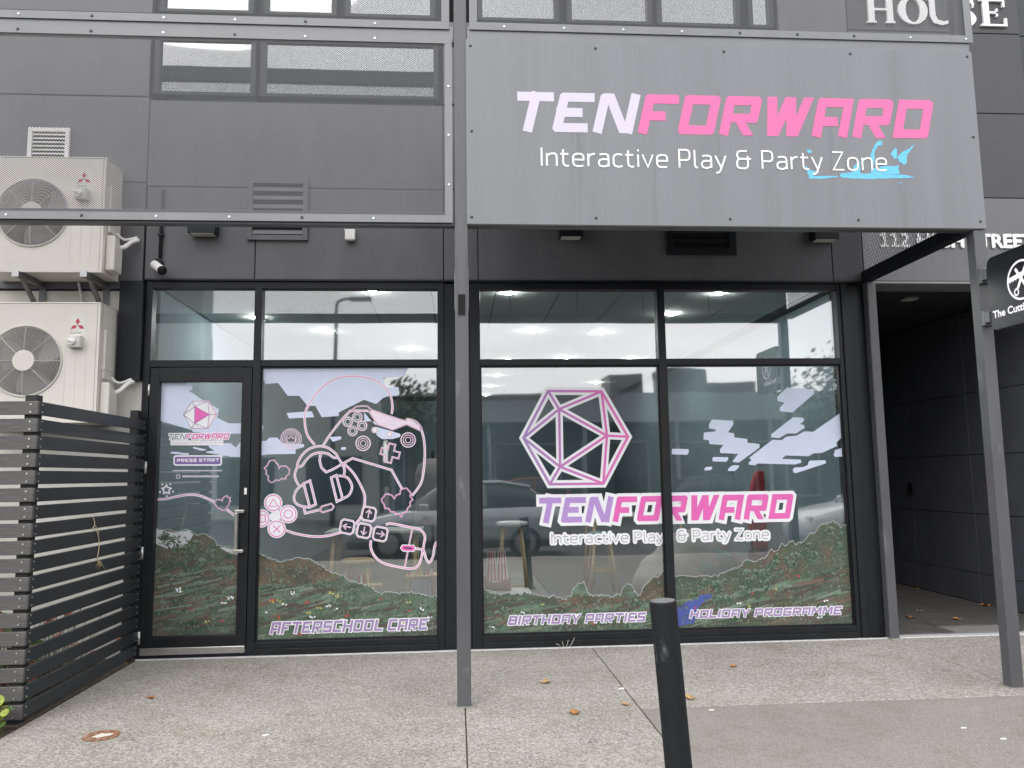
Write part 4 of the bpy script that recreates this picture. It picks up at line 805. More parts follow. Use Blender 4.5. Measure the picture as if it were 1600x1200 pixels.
# ------------------------------------------------------------ the big sign
SG = mat('sign_grey_panel', (0.178, 0.183, 0.197), 0.36, 0.0, 0.09, 0.9, stretch=(5, 1, 0.22), dirt=((0.135, 0.139, 0.148), 2.2, 0.60), bump=0.06, bscale=1.4)
SIGN_W = mat('lilac_vinyl', (0.58, 0.54, 0.70), 0.4); SIGN_P = mat('hot_pink_vinyl', (0.76, 0.13, 0.345), 0.4); SIGN_B = mat('old_blue_vinyl', (0.13, 0.50, 0.80), 0.5, 0, 0.1, 40)
sg = thing('shop_sign', 'large grey sign board with bold lilac and pink lettering', 'sign', (1.9, FY, 3.125))
SY = FY-0.012
MB().box(0.082, 3.742, SY, FY-0.001, 3.126, 4.447).build('sign_board', SG, sg, bevel=0.002, segs=1)
MB().box(0.082, 3.742, FY+0.0, FY+0.010, 3.126, 4.427).build('sign_back', mat('sign_back_sheet', (0.42, 0.46, 0.44), 0.6, 0, 0.08, 2), sg)
for x in (0.6, 1.35, 2.1, 2.85): MB().box(x, x+0.02, FY+0.0105, FY+0.013, 3.22, 4.42).build('back_seam', SCREW_D, sg)
b = MB(); techno(b, 'TENFORWARD', 0.372, 3.425, 3.782, 4.070, SY-0.0012, lambda i: 0 if i < 3 else 1, t=0.235, gap=0.15, slant=0.26); b.build('lettering', [SIGN_W, SIGN_P], sg)
_wv = mat('white_sign_vinyl', (0.86, 0.86, 0.88), 0.4)
for b in sans_words('Interactive Play & Party Zone', 0.585, 3.045, 3.541, 0.128, SY-0.0024, 0.098, letters=True): b.build('tagline_letter', [_wv], sg)
def P4(X, Y): return on_plane(1200+X/4, Y/4, SY)
b = MB(); rnd = random.Random(11)
for i, P in enumerate([[(230,1035),(270,1065),(320,1075),(290,1100),(265,1115),(250,1090)], [(250,1103),(430,1099),(440,1109),(340,1117),(260,1117)], [(450,1085),(540,1078),(600,1085),(720,1090),(880,1095),(915,1108),(860,1115),(700,1118),(480,1115),(455,1105)],
   [(640,960),(665,905),(690,880),(717,882),(712,905),(680,918),(665,950),(662,1040),(645,1040)], [(640,1060),(700,1045),(730,1038),(815,1035),(822,1090),(700,1092),(640,1088)], [(765,960),(800,915),(808,960),(800,995),(780,985)],
   [(805,985),(835,950),(875,935),(912,902),(890,945),(868,965),(865,1020),(850,1033),(815,1005)], [(240,935),(262,935),(275,955),(250,957)], [(820,1140),(840,1145),(835,1152)], [(530,1050),(570,1005),(575,1080),(540,1085)], [(470,1090),(560,1060),(575,1090)]]):
    Q = []
    for j in range(len(P)):
        a, c = P[j], P[(j+1) % len(P)]; k = 4
        for t in range(k): Q.append((a[0]+(c[0]-a[0])*t/k+rnd.uniform(-3.5, 3.5), a[1]+(c[1]-a[1])*t/k+rnd.uniform(-3, 3)))
    b.flat([P4(*q) for q in Q], SY-0.0008-0.0001*i, 0)
b.build('peeling_vinyl', [SIGN_B], sg)
for (x, z) in ((0.115,4.396),(0.119,3.779),(0.115,3.174),(0.988,4.40),(1.905,4.40),(2.83,4.408),(3.705,4.408),(3.70,3.80),(0.961,3.176),(1.894,3.178),(2.81,3.18),(3.70,3.178)): put('screw', sd_me, sg, (x, SY-0.0005, z))

# ------------------------------------------------------------ small things on the fascia
FP = -0.030
def wall_light(x0, x1, z0, label):
    t = thing('wall_light', label, 'wall light', ((x0+x1)/2, FP, z0), 'box lights on the fascia')
    w = MB(); w.prism_x([(FP-0.001, z0+0.005), (FP-0.125, z0), (FP-0.125, z0+0.15), (FP-0.001, z0+0.17)], x0, x1); w.build('housing', BLACK, t, bevel=0.003)
    MB().box(x0+0.02, x1-0.02, FP-0.115, FP-0.03, z0-0.006, z0+0.001).build('lens', mat('frosted_lens', (0.5, 0.52, 0.48), 0.5), t)
wall_light(-2.27, -2.04, 3.535, 'dark box wall light above the glazed door'); wall_light(0.92, 1.13, 3.53, 'dark box wall light below the lilac letters of the sign'); wall_light(3.24, 3.465, 3.525, 'dark box wall light near the side beam at right')
t = thing('sensor_box', 'small white sensor box on the fascia above the left window', 'sensor', (-0.91, FP, 3.5))
MB().box(-0.955, -0.868, FP-0.055, FP-0.001, 3.508, 3.60).build('housing', WHITE, t, bevel=0.006); MB().box(-0.948, -0.875, FP-0.0552, FP-0.02, 3.498, 3.507).build('base', mat('grey_plastic', (0.3, 0.3, 0.29), 0.5), t); MB().tube([(-0.965, FP-0.01, 3.60), (-0.966, FP-0.008, 3.72)], 0.002, 5).build('cable', WHITE, t)
t = thing('security_camera', 'white bullet security camera on a black conduit beside the door head', 'camera', (-2.53, FP, 3.3))
b = MB().tube([(-2.525, FP-0.02, 3.95), (-2.525, FP-0.02, 3.34)], 0.0135, 10); b.build('conduit', BLACK, t, True)
MB().box(-2.55, -2.50, FP-0.034, FP-0.002, 3.535, 3.552).build('clip', BLACK, t)
MB().cyl((-2.535, FP-0.001, 3.295), (-2.535, FP-0.045, 3.295), 0.036, n=24).build('junction_box', BLACK, t, bevel=0.004)
b = MB(); p0, p1 = Vector((-2.560, FP-0.05, 3.275)), Vector((-2.455, FP-0.15, 3.195)); b.cyl(p0, p1, 0.036, 0.037, n=24); b.build('camera_body', WHITE, t, True, 0.004)
dd = (p1-p0).normalized(); MB().cyl(p1-dd*0.012, p1+dd*0.006, 0.0375, 0.0375, n=24).build('lens_ring', BLACK, t, True); MB().tube([(-2.535, FP-0.04, 3.285), p0+dd*0.02], 0.012, 8).build('swivel', WHITE, t, True)

# ------------------------------------------------------------ air conditioners
RED = mat('red_badge', (0.50, 0.055, 0.09), 0.4); GRILLE = mat('grille_wire', (0.58, 0.56, 0.52), 0.45); FAN = mat('fan_blade_plastic', (0.26, 0.26, 0.27), 0.5); PIPE = mat('pipe_wrap', (0.74, 0.74, 0.72), 0.55, 0, 0.06, 30)
def ac_unit(label):
    x0, x1, y0, y1, z0, z1 = -3.82, -2.868, -0.362, -0.04, 3.13, 4.09
    t = thing('air_conditioner', label, 'air conditioner', ((x0+x1)/2, y1, z0), 'outdoor air conditioner units beside the door')
    fx, fz, R = -3.432, 3.625, 0.272; n = 48
    c = MB(); ci = [(fx+R*math.cos(2*math.pi*i/n), fz+R*math.sin(2*math.pi*i/n)) for i in range(n)]
    ou = []
    for i in range(n):
        a = 2*math.pi*i/n; cx, sx = math.cos(a), math.sin(a); k = 1e9
        if cx > 1e-6: k = min(k, (x1-fx)/cx)
        if cx < -1e-6: k = min(k, (x0-fx)/cx)
        if sx > 1e-6: k = min(k, (z1-fz)/sx)
        if sx < -1e-6: k = min(k, (z0-fz)/sx)
        ou.append((fx+cx*k, fz+sx*k))
    corners = [(x1, z1), (x0, z1), (x0, z0), (x1, z0)]
    for i in range(n):
        j = (i+1) % n
        c.add([(ci[i][0], y0, ci[i][1]), (ou[i][0], y0, ou[i][1]), (ou[j][0], y0, ou[j][1]), (ci[j][0], y0, ci[j][1])], [(0, 1, 2, 3)])
        for q in corners:      # fill the corner between two ray ends
            if min(ou[i][0], ou[j][0])-1e-6 <= q[0] <= max(ou[i][0], ou[j][0])+1e-6 and min(ou[i][1], ou[j][1])-1e-6 <= q[1] <= max(ou[i][1], ou[j][1])+1e-6 and abs(ou[i][0]-ou[j][0]) > 1e-5 and abs(ou[i][1]-ou[j][1]) > 1e-5:
                c.add([(ou[i][0], y0, ou[i][1]), (q[0], y0, q[1]), (ou[j][0], y0, ou[j][1])], [(0, 1, 2)])
        c.add([(ci[i][0], y0, ci[i][1]), (ci[j][0], y0, ci[j][1]), (ci[j][0], y0+0.2, ci[j][1]), (ci[i][0], y0+0.2, ci[i][1])], [(0, 1, 2, 3)], 1)
    c.add([(x0, y0, z0), (x1, y0, z0), (x1, y1, z0), (x0, y1, z0), (x0, y0, z1), (x1, y0, z1), (x1, y1, z1), (x0, y1, z1)], [(0, 3, 2, 1), (4, 5, 6, 7), (1, 2, 6, 5), (3, 0, 4, 7), (2, 3, 7, 6)])
    cs = c.build('casing', [CREAM, mat('fan_well', (0.05, 0.05, 0.055), 0.7)], t)
    MB().box(x0-0.004, x1+0.004, y0-0.004, y1+0.002, z1+0.0005, z1+0.014).build('lid', CREAM, cs, bevel=0.006)
    MB().box(x1-0.024, x1-0.020, y0-0.0012, y0, z0+0.01, z1).build('panel_seam', mat('seam_shadow', (0.40, 0.38, 0.34), 0.6), cs)
    MB().box(x1-0.0005, x1+0.001, y0+0.045, y0+0.049, z0+0.01, z1).build('panel_seam', bpy.data.materials['seam_shadow'], cs)
    for xx in (0.31, 0.39, 0.47): MB().box(fx+xx-0.0015, fx+xx+0.0015, y0-0.0008, y0, z0+0.09, z1-0.32).build('panel_groove', mat('groove', (0.60, 0.575, 0.52), 0.5), cs)
    MB().disc(fx, fz, R+0.018, y0+0.19, 0, 40).build('fan_well_back', mat('well_back', (0.03, 0.03, 0.035), 0.8), cs)
    gr = MB()
    for i in range(22):
        r = 0.085+(R+0.004-0.085)*i/21; gr.tube([(fx+r*math.cos(2*math.pi*k/40), y0-0.022+0.02*(r/R)**6, fz+r*math.sin(2*math.pi*k/40)) for k in range(40)], 0.0021, 4, closed=True)
    gr.tube([(fx+(R+0.012)*math.cos(2*math.pi*k/44), y0-0.004, fz+(R+0.012)*math.sin(2*math.pi*k/44)) for k in range(44)], 0.007, 6, closed=True)
    for k in range(8):
        a = k*math.pi/4; gr.tube([(fx+r*math.cos(a), y0-0.026+0.02*(r/R)**6, fz+r*math.sin(a)) for r in (0.07, 0.14, 0.2, 0.25, R+0.015)], 0.0028, 5)
    go = gr.build('fan_grille', GRILLE, t); MB().cyl((fx, y0-0.03, fz), (fx, y0-0.018, fz), 0.084, n=36).build('grille_hub', CREAM, go, bevel=0.003)
    for k in range(3):
        f = MB(); a0 = k*2*math.pi/3+0.5; pts = []
        for i in range(7):
            for j in range(5):
                r = 0.06+0.195*i/6; a = a0+(j/4-0.5)*(1.35-0.25*i/6)+0.25*i/6; pts.append((fx+r*math.cos(a), y0+0.10+0.05*(j/4-0.5)*2, fz+r*math.sin(a)))
        f.add(pts, [(i*5+j, i*5+j+1, (i+1)*5+j+1, (i+1)*5+j) for i in range(6) for j in range(4)]); f.build('fan_blade', FAN, t, True)
    bx, bz = -3.04, 3.90
    bd = MB().box(bx-0.06, bx+0.06, y0-0.002, y0-0.0002, bz-0.07, bz+0.085).build('badge', mat('badge_white', (0.74, 0.72, 0.67), 0.35), t)
    m = MB(); dia = lambda cx, cz, p: [(cx+a, cz+b_) for a, b_ in p]
    m.flat(dia(bx, bz+0.045, ((0, 0.028), (0.017, 0), (0, -0.028), (-0.017, 0))), y0-0.003)
    m.flat([(bx-0.003, bz+0.014), (bx-0.035, bz+0.014), (bx-0.053, bz-0.014), (bx-0.019, bz-0.014)], y0-0.003); m.flat([(bx+0.003, bz+0.014), (bx+0.035, bz+0.014), (bx+0.053, bz-0.014), (bx+0.019, bz-0.014)], y0-0.003)
    m.build('emblem', RED, bd)
    _ink = mat('badge_ink', (0.12, 0.11, 0.11), 0.5)
    for wd, xe, zz2 in (('MITSUBISHI', 0.053, 0.033), ('ELECTRIC', 0.035, 0.055)): text_words(wd, bx-0.053, bx+xe, bz-zz2, 0.014, y0-0.003)[0].build('lettering', _ink, bd)
    sw = MB().box(bx-0.05, bx+0.052, y0-0.062, y0-0.0005, bz-0.175, bz-0.078).build('isolator_switch', mat('grey_white_plastic', (0.60, 0.60, 0.57), 0.4), t, bevel=0.008)
    MB().cyl((bx-0.012, y0-0.062, bz-0.125), (bx-0.012, y0-0.078, bz-0.125), 0.034, 0.031, n=24).build('switch_knob', WHITE, sw, bevel=0.002)
    kb = MB(); ca_, sa_ = math.cos(-0.35), math.sin(-0.35); kb.prism([(bx-0.012+a*ca_-q*sa_, bz-0.125+a*sa_+q*ca_) for a, q in ((-0.03,-0.007),(0.03,-0.007),(0.03,0.007),(-0.03,0.007))], y0-0.09, y0-0.0785); kb.build('knob_bar', WHITE, sw, bevel=0.002)
    MB().box(x1+0.0005, x1+0.022, y0+0.07, y0+0.19, z0+0.36, z1-0.20).build('terminal_cover', CREAM, t, bevel=0.006)
    MB().box(x1+0.0005, x1+0.026, y0+0.06, y0+0.21, z0+0.43, z0+0.46).build('cover_lip', CREAM, t, bevel=0.003)
    MB().prism_x([(y0+0.05, z0+0.03), (y0+0.21, z0+0.03), (y0+0.21, z0+0.24), (y0+0.15, z0+0.29), (y0+0.05, z0+0.33)], x1+0.0005, x1+0.075).build('pipe_cover', CREAM, t, bevel=0.012)
    pp = MB(); pp.tube(smooth_path([(x1+0.05, y0+0.17, z0+0.25), (x1+0.09, y0+0.20, z0+0.27), (x1+0.13, y0+0.25, z0+0.33), (x1+0.16, y0+0.30, z0+0.36)]), 0.019, 10); pp.tube(smooth_path([(x1+0.03, y0+0.18, z0+0.38), (x1+0.08, y0+0.22, z0+0.34), (x1+0.15, y0+0.30, z0+0.385)]), 0.011, 8); pp.build('pipes', PIPE, t, True)
    return t
au = ac_unit('upper cream air conditioner unit half behind the mesh screen')
copy_tree(au, (0.008, 0, -1.222), 'lower cream air conditioner unit just above the slatted fence')
GALV = mat('galvanised_bracket', (0.17, 0.175, 0.18), 0.45, 0.5, 0.2, 12)
for x, lab in ((-3.50, 'steel wall bracket under the fan side of the upper air conditioner'), (-2.975, 'steel wall bracket under the switch side of the upper air conditioner')):
    t = thing('wall_bracket', lab, 'bracket', (x, 0, 2.85), 'brackets carrying the upper air conditioner')
    MB().box(x-0.022, x+0.022, -0.43, -0.012, 3.082, 3.124).build('arm', GALV, t, bevel=0.003); MB().prism_x([(-0.34, 3.078), (-0.30, 3.078), (-0.014, 2.86), (-0.014, 2.82)], x-0.016, x+0.016).build('strut', GALV, t, bevel=0.002)
    MB().box(x-0.028, x+0.028, -0.0115, -0.001, 2.78, 3.14).build('wall_plate', GALV, t, bevel=0.002); MB().box(x-0.026, x+0.026, -0.436, -0.431, 3.075, 3.128).build('end_plate', SCREW, t)
t = thing('drain_pipe', 'thin white drain pipe between the two air conditioners', 'pipe', (-3.19, -0.02, 2.8))
MB().tube([(-3.19, -0.05, 3.12), (-3.175, -0.045, 3.05), (-3.165, -0.03, 2.98), (-3.165, -0.025, 2.60)], 0.011, 8).build('pipe', PIPE, t, True); MB().cyl((-3.165, -0.025, 2.98), (-3.165, -0.025, 2.86), 0.016, n=12).build('sleeve', PIPE, t, True)

# ------------------------------------------------------------ slatted fence
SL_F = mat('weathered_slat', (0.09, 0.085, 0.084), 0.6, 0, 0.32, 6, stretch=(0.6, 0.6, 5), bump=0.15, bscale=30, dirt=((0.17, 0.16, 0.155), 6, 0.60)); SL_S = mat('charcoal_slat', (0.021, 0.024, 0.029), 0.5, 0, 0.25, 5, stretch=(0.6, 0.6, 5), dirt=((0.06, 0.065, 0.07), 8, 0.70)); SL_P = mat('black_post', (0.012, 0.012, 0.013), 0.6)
fe = thing('slatted_fence', 'charcoal slatted fence corner enclosing the air conditioners at left', 'fence', (-2.59, -1.754, 0))
fx, fy = -2.590, -1.757; pit, sh = 0.1072, 0.0845
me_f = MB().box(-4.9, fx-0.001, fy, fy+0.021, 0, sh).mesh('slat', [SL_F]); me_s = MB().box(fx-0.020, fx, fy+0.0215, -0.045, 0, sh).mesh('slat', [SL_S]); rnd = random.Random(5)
scr = MB(); scs = MB()
for i in range(18):
    z = 0.035+pit*i
    o = put('slat', me_f, fe, (0, rnd.uniform(-0.0015, 0.0015), z+rnd.uniform(-0.002, 0.002)), 0.003, 1)
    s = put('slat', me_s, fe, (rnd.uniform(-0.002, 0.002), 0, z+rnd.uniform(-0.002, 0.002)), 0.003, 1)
    if i == 16:                                   # one slat has warped
        w_ = MB(); w_.add([(fx-0.020, fy+0.0215, 0.004), (fx, fy+0.0215, 0.004), (fx-0.004, -0.045, -0.010), (fx-0.024, -0.045, -0.010), (fx-0.014, fy+0.0215, sh), (fx+0.006, fy+0.0215, sh), (fx-0.008, -0.045, sh-0.012), (fx-0.028, -0.045, sh-0.012)], [(0,3,2,1),(4,5,6,7),(0,1,5,4),(1,2,6,5),(2,3,7,6),(3,0,4,7)]); s.data = w_.mesh('slat', [SL_S])
    for dz in (0.018, 0.066):
        for x in (fx-0.045, fx-0.66): scr.cyl((x, fy-0.0045, z+dz), (x, fy-0.0005, z+dz), 0.006, n=8)
        for y in (fy+0.045, -0.075): scs.cyl((fx+0.0045, y, z+dz), (fx+0.0005, y, z+dz), 0.005, n=8)
so = scr.build('screw_heads', SCREW, fe); so['kind'] = 'stuff'; so = scs.build('screw_heads', SCREW, fe); so['kind'] = 'stuff'
for (x0, x1, y0, y1, h) in ((fx-0.095, fx-0.022, fy+0.024, fy+0.095, 1.985), (fx-0.70, fx-0.625, fy+0.024, fy+0.095, 1.985), (fx-1.45, fx-1.375, fy+0.024, fy+0.095, 1.985), (fx-0.085, fx-0.023, -0.16, -0.09, 2.02)):
    put('post', MB().box(x0, x1, y0, y1, 0.0, h).mesh('post', [SL_P]), fe, bevel=0.004)
tw = thing('twine', 'loose end of pale twine hanging over the fence slats', 'twine', (fx, -0.7, 1.0)); TW = mat('twine_fibre', (0.55, 0.44, 0.28), 0.9)
def onx(u, v, x):
    dd = CF + CR*((u-800)/FPX) - CU*((v-600)/FPX); k = (x-CAM.x)/dd.x; q = CAM+dd*k; return (q.x, q.y, q.z)
b = MB(); b.tube(smooth_path([onx(u, v, fx+0.006+0.004*(i % 2)) for i, (u, v) in enumerate(((145,807),(148,818),(146,826),(152,832),(155,850),(153,866),(152,874),(157,884)))], 5), 0.0035, 6); b.tube(smooth_path([onx(u, v, fx+0.008) for u, v in ((143,828),(148,822),(153,828),(154,834))], 5), 0.003, 6)
for k in range(6): b.tube([onx(154+k*0.5, 876, fx+0.007), onx(150+k*3, 886+(k % 3)*2, fx+0.010)], 0.0012, 4)
b.build('strand', TW, tw, True)
# ------------------------------------------------------------ neighbour at the right: clad wall with a deep dark entrance
nb = thing('neighbour_building', 'dark clad neighbouring building with a deep entrance at the right edge', 'building', (4.7, 0.2, 0))
RX = 5.60
core = MB(); core.box(3.745, 9.0, 0.06, 0.30, 3.19, 7.2); core.box(RX+0.03, 9.0, 0.06, 5.2, 0.0, 3.19); core.box(3.745, RX+0.03, 4.02, 4.3, 0.0, 3.19); core.box(3.745, 9.0, 0.301, 5.2, 3.20, 3.3); core.box(3.745, 3.80, 0.05, 4.02, 0.0, 3.19)
core.build('wall_core', GAP, nb)
def npanel(x0, x1, z0, z1, m=CLAD_N, y=-0.02): return put('cladding_panel', MB().box(x0+0.004, x1-0.004, y, 0.055, z0+0.004, z1-0.004).mesh('cladding_panel', [m]), nb, bevel=0.002, segs=1)
zs_ = (3.17, 3.975, 4.81, 5.62, 6.5, 7.2)
LINT = mat('entrance_lintel_panel', (0.13, 0.13, 0.138), 0.5, 0, 0.08, 3)
for z0, z1 in zip(zs_[:-1], zs_[1:]): npanel(3.744, 5.47, z0, z1, LINT if z0 < 3.5 else CLAD_N); npanel(5.47, 9.0, z0, z1, CLAD_D, 0.01)
MB().box(3.81, 5.47, -0.019, 0.30, 3.150, 3.170).build('soffit_trim', STEEL_L, nb)
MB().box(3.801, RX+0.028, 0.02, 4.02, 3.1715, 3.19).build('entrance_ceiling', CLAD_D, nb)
dl_ = thing('entrance_downlight', 'round recessed downlight in the dark entrance ceiling', 'light', (4.60, 0.70, 3.16))
MB().cyl((4.60, 0.70, 3.170), (4.60, 0.70, 3.160), 0.085, n=28).build('trim_ring', mat('downlight_trim', (0.30, 0.29, 0.27), 0.5), dl_); MB().cyl((4.60, 0.70, 3.1595), (4.60, 0.70, 3.157), 0.065, n=28).build('diffuser', mat('downlight_glass', (0.45, 0.43, 0.40), 0.4), dl_)
RECW = mat('entrance_wall_panel', (0.11, 0.114, 0.135), 0.4, 0, 0.12, 3)
ys_ = (0.06, 1.42, 2.57, 4.0); zz_ = (0.02, 0.33, 0.965, 1.60, 2.27, 3.165)
for a, c in zip(ys_[:-1], ys_[1:]):
    for e, f in zip(zz_[:-1], zz_[1:]): put('wall_panel', MB().box(RX, RX+0.025, a+0.004, c-0.004, e+0.004, f-0.004).mesh('wall_panel', [RECW]), nb, bevel=0.002, segs=1)
for e, f in zip(zz_[:-1], zz_[1:]): put('wall_panel', MB().box(RX+0.0, 9.0, -0.006, 0.055, e+0.004, f-0.004).mesh('wall_panel', [RECW]), nb, bevel=0.002, segs=1)
MB().box(3.81, 4.9, 3.97, 4.015, 0.02, 3.16).build('back_wall', RECW, nb)
ed = MB().box(4.91, 5.59, 3.955, 4.0, 0.03, 2.5).build('entrance_door', mat('entrance_door_black', (0.014, 0.015, 0.018), 0.25), nb)
_hx, _ = on_plane(1393, 780, 3.9); b = MB(); b.box(_hx-0.012, _hx+0.012, 3.86, 3.884, 0.84, 1.20); b.box(_hx-0.012, _hx+0.05, 3.865, 3.883, 1.2005, 1.222); b.box(_hx-0.012, _hx+0.05, 3.865, 3.883, 0.818, 0.8395); b.box(_hx+0.03, _hx+0.05, 3.8835, 3.954, 1.2005, 1.222); b.box(_hx+0.03, _hx+0.05, 3.8835, 3.954, 0.818, 0.8395); b.build('pull_handle', CHROME, ed, bevel=0.002)
q = onx(1426, 764, RX); MB().box(RX-0.03, RX-0.001, q[1]-0.05, q[1]+0.05, q[2]-0.07, q[2]+0.07).build('call_button_box', BLACK, nb, bevel=0.006)
TILE = mat('entrance_tile', (0.10, 0.094, 0.09), 0.55, 0, 0.3, 5, dirt=((0.12, 0.115, 0.11), 4, 0.66))
ef = struct(MB().box(3.81, RX, 0.0, 4.02, -0.012, 0.008).build('entrance_floor', mat('tile_grout', (0.20, 0.195, 0.19), 0.9)))
tm = MB().box(0.004, 0.592, 0.003, 0.597, 0, 0.010).mesh('tile', [TILE])
for i in range(3):
    for j in range(7):
        if i*0.6+3.80+0.6 <= RX+0.01: put('tile', tm, ef, (3.80+i*0.6, 0.0+j*0.6-(0.3 if i % 2 else 0)+0.02, 0.0085)) if j*0.6-(0.3 if i % 2 else 0)+0.02 >= 0 else None
MB().box(3.81, 9, -0.05, -0.008, -0.011, 0.020).build('threshold', mat('threshold_alu', (0.55, 0.55, 0.55), 0.4, 0.6), ef)

# raised letters of the neighbour: serif HOUSE and the street address
LET = mat('white_letter', (0.82, 0.82, 0.82), 0.4)
hs = thing('house_name_letters', 'raised white serif letters HOUSE high on the neighbouring wall', 'lettering', (4.6, -0.02, 5.68))
def serif(ch, x0, w, z0, h_, y0=-0.045, y1=-0.021):
    b = MB(); s = h_*0.22; th = h_*0.07; sr = h_*0.06; X = lambda a: x0+a*w
    def bx_(a0, a1, c0, c1): b.box(a0, a1, y0, y1, c0, c1)
    if ch == 'H':
        for a in (0.10, 0.66): bx_(X(a), X(a)+s, z0+th, z0+h_-th); bx_(X(a)-sr, X(a)+s+sr, z0, z0+th); bx_(X(a)-sr, X(a)+s+sr, z0+h_-th, z0+h_)
        bx_(X(0.10)+s, X(0.66), z0+h_*0.46, z0+h_*0.54)
    elif ch == 'O':
        n = 40; o = [(X(.5)+w*.47*math.cos(i*2*math.pi/n), z0+h_*.5+h_*.52*math.sin(i*2*math.pi/n)) for i in range(n)]; q = [(X(.5)+w*.23*math.cos(i*2*math.pi/n), z0+h_*.5+h_*.44*math.sin(i*2*math.pi/n)) for i in range(n)]
        for i in range(n):
            j = (i+1) % n; b.add([(o[i][0], y0, o[i][1]), (q[i][0], y0, q[i][1]), (q[j][0], y0, q[j][1]), (o[j][0], y0, o[j][1])], [(0, 1, 2, 3)]); b.add([(o[i][0], y0, o[i][1]), (o[j][0], y0, o[j][1]), (o[j][0], y1, o[j][1]), (o[i][0], y1, o[i][1])], [(0, 1, 2, 3)]); b.add([(q[i][0], y0, q[i][1]), (q[j][0], y0, q[j][1]), (q[j][0], y1, q[j][1]), (q[i][0], y1, q[i][1])], [(3, 2, 1, 0)])
    elif ch == 'U':
        P = [(X(.18), z0+h_-th), (X(.18), z0+h_*.32), (X(.26), z0+h_*.12), (X(.5), z0+h_*.04), (X(.74), z0+h_*.14), (X(.82), z0+h_*.34), (X(.82), z0+h_-th)]; W = [s, s, s*.9, s*.6, s*.45, s*.42, s*.42]
        for i in range(6): b.stroke([P[i], P[i+1]], (W[i]+W[i+1])/2, y0-0.0001*i-0.0001, 0); b.disc(P[i][0], P[i][1], W[i]/2, y0-0.0008-0.00005*i, 0, 14)
        bx_(X(.18)-s/2-sr, X(.18)+s/2+sr, z0+h_-th, z0+h_); bx_(X(.82)-s*.3-sr, X(.82)+s*.3+sr, z0+h_-th, z0+h_)
    elif ch == 'S':
        P = smooth_path([(X(.86), z0+h_*.80), (X(.66), z0+h_*.96), (X(.36), z0+h_*.95), (X(.18), z0+h_*.76), (X(.34), z0+h_*.58), (X(.66), z0+h_*.44), (X(.84), z0+h_*.24), (X(.64), z0+h_*.04), (X(.34), z0+h_*.05), (X(.14), z0+h_*.24)], 5)
        m = len(P)
        for i in range(m-1): t_ = abs((i/(m-1))-0.5)*2; wd = s*(1.05-0.62*t_); b.stroke([P[i], P[i+1]], wd, y0-0.00004*i-0.0001, 0); b.disc(P[i][0], P[i][1], wd/2, y0-0.00004*i-0.00012, 0, 12)
        b.box(X(.82), X(.82)+th*.6, y0, y1, z0+h_*.66, z0+h_*1.0); b.box(X(.14), X(.14)+th*.6, y0, y1, z0, z0+h_*.34)
    else:
        bx_(X(.14), X(.14)+s, z0+th, z0+h_-th); bx_(X(.05), X(.90), z0, z0+th); bx_(X(.05), X(.86), z0+h_-th, z0+h_); bx_(X(.14)+s, X(.62), z0+h_*.47, z0+h_*.54); bx_(X(.82), X(.90), z0+th, z0+h_*.3); bx_(X(.79), X(.86), z0+h_*.72, z0+h_-th); bx_(X(.56), X(.62), z0+h_*.36, z0+h_*.65)
    o = b.build('letter', LET, hs); o['label'] = 'raised white letter '+ch
for ch, a, c in (('H', 3.915, 4.245), ('O', 4.235, 4.55), ('U', 4.53, 4.845), ('S', 4.80, 5.035), ('E', 5.055, 5.365)): serif(ch, a, c-a, 5.685, 0.275)
st_ = thing('street_address_letters', 'raised white address 112 HIGH STREET above the dark entrance', 'lettering', (4.6, -0.02, 3.49))
for b in text_words('HIGH STREET', 4.275, 5.40, 3.494, 0.124, -0.038, depth=0.016, grow=0.0085, mi=0, mig=0): b.build('lettering', LET, st_)
for ch, x in (('1', 3.905), ('1', 4.005), ('2', 4.105)):
    b = MB(); zq = 3.489; hq = 0.134; tq = 0.027
    if ch == '1': b.stroke([(x+0.006, zq+hq*0.80), (x+0.044, zq+hq*0.95)], 0.024, -0.0385, 0); b.box(x+0.036, x+0.036+tq, -0.038, -0.022, zq+0.022, zq+hq); b.box(x+0.006, x+0.090, -0.0382, -0.022, zq, zq+0.0218)
    else: b.stroke(smooth_path([(x+0.008, zq+hq*0.84), (x+0.035, zq+hq*0.92), (x+0.066, zq+hq*0.82), (x+0.066, zq+hq*0.62), (x+0.040, zq+hq*0.36), (x+0.014, zq+hq*0.14)], 5), tq, -0.0385, 0); b.box(x+0.002, x+0.088, -0.0382, -0.022, zq, zq+0.0235)
    o = b.build('digit', LET, st_); o['label'] = 'raised white digit '+ch

# ------------------------------------------------------------ projecting sign on the right post
bs = thing('projecting_sign', 'black projecting sign with white scissors emblem on the right post', 'sign', (3.66, -1.75, 2.35))
sx = 3.664; SB = mat('black_sign_acrylic', (0.012, 0.012, 0.014), 0.3)
y_in, y_out, zlo, zhi = -1.765, -2.415, 2.375, 2.885; rc = 0.05
pts = [(y_in, zlo+rc), (y_in-0.015, zlo+0.015), (y_in-rc, zlo), (y_out+rc, zlo), (y_out, zlo+rc), (y_out, zhi-rc), (y_out+rc, zhi), (y_in-rc, zhi), (y_in-0.015, zhi-0.015), (y_in, zhi-rc)]
MB().prism_x(pts, sx, sx+0.06).build('sign_box', SB, bs, bevel=0.006)
GLOW = emis('glowing_white_print', (1.0, 0.97, 1.0), 1.15)  # added glow for the white emblem and lettering
def on_sign(P): return [(-p[0], p[1]) for p in P]
b = MB(); cy, cz, cr = -2.09, 2.66, 0.125; n = 40
xf = sx-0.002
